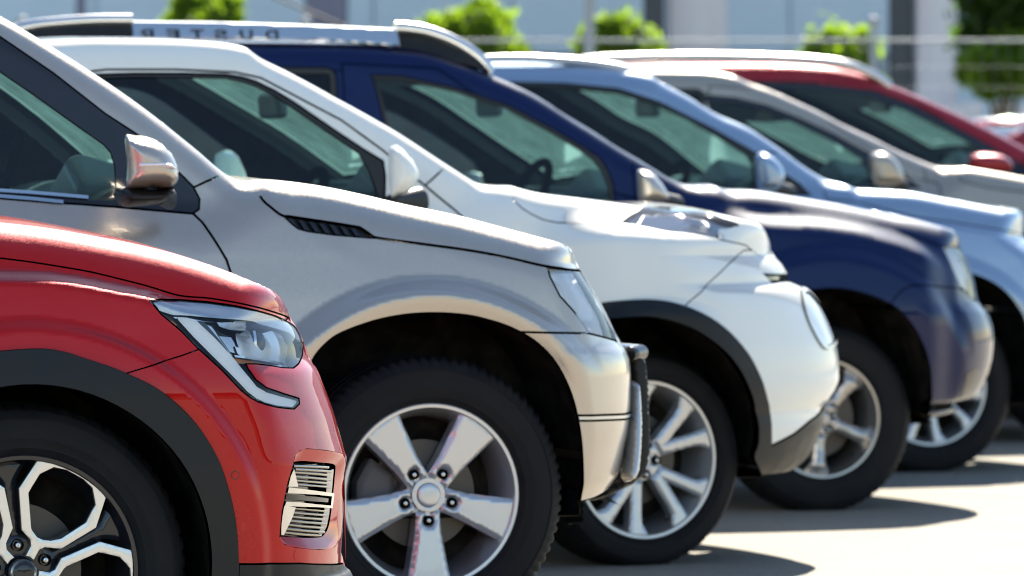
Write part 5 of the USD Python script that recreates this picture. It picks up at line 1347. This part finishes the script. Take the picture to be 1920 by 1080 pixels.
def tree(label, c, rx, rz, leaf, n=2600, size=.075, blobs=16, group='small trees in front of the warehouse', trunk=True, low=0.0):
    c = np.array(c, float)
    P = thing('tree', label, 'tree', (c[0], c[1], 0), 0, group)
    ctr, rad = [], []
    for i in range(blobs):
        d = rng.normal(size=3); d /= np.linalg.norm(d); q = rng.uniform(.40, .66)
        ctr.append(d * q * [rx, rx, rz]); rad.append(rng.uniform(.22, .42) * min(rx, rz))
    ctr.append([0, 0, 0]); rad.append(.55 * min(rx, rz))
    ctr, rad = np.array(ctr), np.array(rad)
    k = rng.integers(0, len(ctr), n)
    d = rng.normal(size=(n, 3)); d /= np.linalg.norm(d, axis=1)[:, None]
    p = ctr[k] + d * (rad[k] * rng.uniform(.5, 1.12, n) ** .7 * np.where(rng.random(n) < .22, rng.uniform(1.0, 1.75, n), 1.0))[:, None]
    nn = d + rng.normal(size=(n, 3)) * .7; nn /= np.linalg.norm(nn, axis=1)[:, None]
    u = np.cross(nn, rng.normal(size=(n, 3))); u /= np.linalg.norm(u, axis=1)[:, None]; w = np.cross(nn, u)
    s_ = size * rng.uniform(.6, 1.3, n)[:, None]
    V = np.stack([p - u * s_, p - w * s_ * .5 + nn * s_ * .15, p + u * s_, p + w * s_ * .5 + nn * s_ * .15], 1).reshape(-1, 3) + [0, 0, c[2]]
    i = np.arange(n) * 4; F = np.vstack([np.column_stack([i, i + 1, i + 2]), np.column_stack([i, i + 2, i + 3])])
    put(P, 'crown', (V, F, None), leaf, kind=None)
    h = c[2]
    pts = [(0, 0, 0), (.02, .01, h * .35), (-.02, .0, h * .7), (0, 0, h)]
    tr = [tube(pts, [.075, .06, .05, .03], 10)]
    for q in ctr[:6]: tr.append(tube([(0, 0, h * .62), q * .5 + [0, 0, h * .92], q + [0, 0, h]], [.035, .022, .010], 7))
    put(P, 'trunk', join(*tr), 'bark')
YB = 82.0
P = thing('warehouse', 'long pale blue-grey warehouse wall closing the view behind the trees', 'building')
X0, X1, HT = -26.0, 30.0, 9.0
n = 28; w = (X1 - X0) / n
for i in range(n):
    put(P, 'wall_panel', rbox((X0 + i * w + .01, YB, .0), (X0 + (i + 1) * w - .01, YB + .12, 3.15), .01) if 0 else cbox((X0 + i * w + .012, YB, 0), (X0 + (i + 1) * w - .012, YB + .12, 2.70)), 'cladding_dark' if False else 'cladding')
    put(P, 'wall_panel', cbox((X0 + i * w + .012, YB, 3.16), (X0 + (i + 1) * w - .012, YB + .12, HT)), 'cladding')
    put(P, 'dark_band', cbox((X0 + i * w + .012, YB - .02, 2.72), (X0 + (i + 1) * w - .012, YB + .12, 3.14)), 'cladding_dark')
put(P, 'wall_core', cbox((X0, YB + .13, 0), (X1, YB + 20, HT)), 'cladding')
put(P, 'roof_trim', cbox((X0 - .1, YB - .15, HT + .002), (X1 + .1, YB + 20.1, HT + .35)), 'galv')
def column(name, label, px0, px1, Y, m, h, cat='column', round_=False):
    a, b = atY(px0, 300, Y)[0], atY(px1, 300, Y)[0]; w = b - a
    Pc = thing(name, label, cat, ((a + b) / 2, Y, 0))
    put(Pc, 'shaft', rbox((-w / 2, -w / 2, .25), (w / 2, w / 2, h), min(.05, w * .15)), m)
    put(Pc, 'base', rbox((-w / 2 - .06, -w / 2 - .06, 0), (w / 2 + .06, w / 2 + .06, .25), .02), m)
    put(Pc, 'head', rbox((-w / 2 - .05, -w / 2 - .05, h + .002), (w / 2 + .05, w / 2 + .05, h + .2), .02), m)
column('column', 'slim blue-grey drainpipe-like column at the far left of the warehouse wall', 143, 161, 80, 'purple_grey', 8)
column('column', 'broad violet-grey column behind the dark blue SUV roof rail', 572, 652, 79, 'purple_grey', 8)
column('column', 'black column touching the left side of the pinkish white pillar', 1206, 1246, 78, 'dark_steel', 8)
column('pillar', 'wide white pillar with pinkish streaks behind the roofs at centre right', 1250, 1362, 78.5, 'white_render', 8, 'pillar')
column('column', 'black column left of the narrow white pillar near the right edge', 1666, 1712, 78, 'dark_steel', 8)
column('pillar', 'narrow white pillar near the right edge beside the big tree', 1716, 1792, 78, 'white_render', 8, 'pillar')
for i, (a, b) in enumerate(((1786, 1842), (1858, 1900), (1912, 1965))):
    x0, z1 = atY(a, 186, 76)[0], atY(a, 192 + 4 * i, 76)[2]; x1 = atY(b, 186, 76)[0]
    Pw = thing('boundary_panel', ['low white boundary panel next to the narrow white pillar', 'low white boundary panel under the big tree', 'low white boundary panel cut by the right edge'][i], 'wall', ((x0 + x1) / 2, 76, 0))
    put(Pw, 'panel', rbox((-(x1 - x0) / 2, 0, .1), ((x1 - x0) / 2, .12, z1), .02), 'white_render'); put(Pw, 'footing', cbox((-(x1 - x0) / 2 - .03, -.02, 0), ((x1 - x0) / 2 + .03, .14, .098)), 'galv')
# mesh fence
YF = 50.0
Pf = thing('mesh_fence', 'thin galvanised mesh fence with a top rail behind the cars', 'fence')
zr = atY(960, 76, YF)[2]
posts = [atY(p, 100, YF)[0] for p in (-491, 41, 573, 1637, 2169)]
for x in posts:
    put(Pf, 'post', tube([(x, YF, 0), (x, YF, zr + .12)], .03, 12), 'galv')
    put(Pf, 'post_ball', moved(geo(trimesh.creation.icosphere(2, .055), True), None, (x, YF, zr + .16)), 'galv')
xa, xb = posts[0], posts[-1]
put(Pf, 'top_rail', tube([(xa, YF + .0, zr), (xb, YF + .0, zr)], .012, 10), 'galv')
put(Pf, 'bottom_rail', tube([(xa, YF, .15), (xb, YF, .15)], .024, 10), 'galv')
wires = []
for k in range(12): wires.append(tube([(xa, YF - .03, .25 + k * (zr - .3) / 12), (xb, YF - .03, .25 + k * (zr - .3) / 12)], .0011, 3))
for x in np.arange(xa, xb, .12): wires.append(tube([(x, YF - .034, .2), (x, YF - .034, zr)], .0012, 3))
put(Pf, 'wire_mesh', join(*wires), 'galv', kind='stuff')
x = atY(1105, 100, 49)[0]
Pl = thing('lamp_post', 'slim grey pole rising out of the picture between two small trees', 'pole', (x, 49, 0))
put(Pl, 'shaft', tube([(0, 0, .1), (0, 0, 3), (0, 0, 6.5)], [.055, .045, .035], 14), 'galv'); put(Pl, 'foot_plate', tube([(0, 0, 0), (0, 0, .1)], .09, 14), 'galv')
put(Pl, 'lamp_head', hull([(0, 0, 6.5, .05), (.5, 0, 6.6, .05)]), 'galv')
a, b = atY(470, -25, 46), atY(668, 60, 46)
d = (b - a)
tag(put('/World', 'overhead_cable', tube([a - d * 3, a, b, b + d * 1.2], .012, 6), 'seal', 'thin dark cable slanting down in front of the violet-grey column', None, 'cable'), None)
def at_tree(px, py, Y, rxp, rzp):
    p = atY(px, py, Y); s_ = FPX / Y; return p, rxp / s_, rzp / s_
for lab, px, py, Y, rx, rz, lf, n_, sz in (
        ('bright bush-topped tree above the rail lettering at upper left', 385, 42, 58, 92, 66, 'leaf', 2600, .07),
        ('largest round bright green tree, right of the dark blue SUV roof', 905, 78, 57, 128, 86, 'leaf', 3800, .07),
        ('small round green tree between the slim pole and the black column', 1160, 92, 58, 92, 72, 'leaf', 2600, .07),
        ('low green tree above the dark red SUV roof', 1575, 135, 57, 112, 84, 'leaf', 3000, .07),
        ('bright lower shrub-like tree beneath the big dark tree at the right', 1885, 125, 59, 100, 78, 'leaf', 3200, .07),
        ('big dark green tree cut by the upper right corner', 1945, 15, 60, 172, 150, 'leaf_dark', 8000, .10)):
    p, a, b = at_tree(px, py, Y, rx * 1.18, rz * 1.0); tree(lab, p, a, b, lf, int(n_ * 1.8), sz)
# ground: worn pale asphalt
gm = mat('parking_asphalt', {'g': ('geometry', {}), 'n1': ('noise_texture', {'scale': 1.1, 'detail': 7.0, 'roughness': .62}), 'n2': ('noise_texture', {'scale': 70.0, 'detail': 6.0, 'roughness': .7}), 'v': ('voronoi_texture', {'scale': 75.0}),
    'm1': ('mix', {'color1': (.235, .21, .168), 'color2': (.36, .325, .265)}), 'r2': ('map_range', {'from_min': .3, 'from_max': .7, 'to_min': .62, 'to_max': 1.22}), 'm2': ('mix', {'mix_type': 'multiply', 'fac': 1.0}),
    'st': ('noise_texture', {'scale': .55, 'detail': 5.0, 'distortion': 1.2}), 'sr': ('map_range', {'from_min': .60, 'from_max': .75, 'to_min': 0.0, 'to_max': .35, 'clamp': True}), 'm3': ('mix', {'color2': (.16, .14, .115)}),
    'ad': ('math', {'math_type': 'add'}), 'b': ('bump', {'strength': .55, 'distance': .006}), 'p': ('principled_bsdf', dict(roughness=.88))},
    [('g.position', 'n1.vector'), ('g.position', 'n2.vector'), ('g.position', 'v.vector'), ('g.position', 'st.vector'), ('n1.fac', 'm1.fac'), ('n2.fac', 'r2.value'), ('m1.color', 'm2.color1'), ('r2.result', 'm2.color2'),
     ('st.fac', 'sr.value'), ('sr.result', 'm3.fac'), ('m2.color', 'm3.color1'), ('m3.color', 'p.base_color'), ('n2.fac', 'ad.value1'), ('v.distance', 'ad.value2'), ('ad.value', 'b.height'), ('b.normal', 'p.normal')])
v = np.array([[-400, -200, 0], [400, -200, 0], [400, 600, 0], [-400, 600, 0]], float)
put('/World', 'parking_lot', (v, np.array([[0, 1, 2], [0, 2, 3]]), None), gm, 'sun-bleached pale asphalt of the car park', 'structure', 'ground')
verge = surf('dry_grass_verge', (.06, .09, .02), (.14, .13, .06), 8.0, .95, .6)
put('/World', 'grass_verge', cbox((-40, 54, .0), (44, 66, .12)), verge, 'grass verge the small trees stand on', 'structure', 'grass verge')

# trees and hedge behind the photographer: seen only as the dark horizon mirrored in paint and glass
gx, gz = np.meshgrid(np.linspace(-90, 90, 91), np.linspace(0, 1, 9), indexing='ij')
hh = 2.5 + 2.5 * meshkit.fbm(np.stack([gx[:, 0] * .12, gx[:, 0] * 0, gx[:, 0] * 0], -1), 4, 3)
V = np.stack([gx, -42 - 3 * np.sin(gz * 3.1) * (gz < 1) + 2.5 * meshkit.fbm(np.stack([gx * .3, gz * 4, gx * 0], -1), 3, 5), gz * hh[:, None]], -1).reshape(-1, 3)
i, j = np.meshgrid(np.arange(90), np.arange(8), indexing='ij'); A = (i * 9 + j).ravel()
M['far_green'] = surf('distant_foliage', (.012, .022, .008), (.05, .07, .02), .9, .9, .5)
put('/World', 'tree_belt', (V, np.vstack([np.column_stack([A, A + 9, A + 10]), np.column_stack([A, A + 10, A + 1])]), None), 'far_green', 'belt of trees across the car park behind the photographer', 'stuff', 'trees')
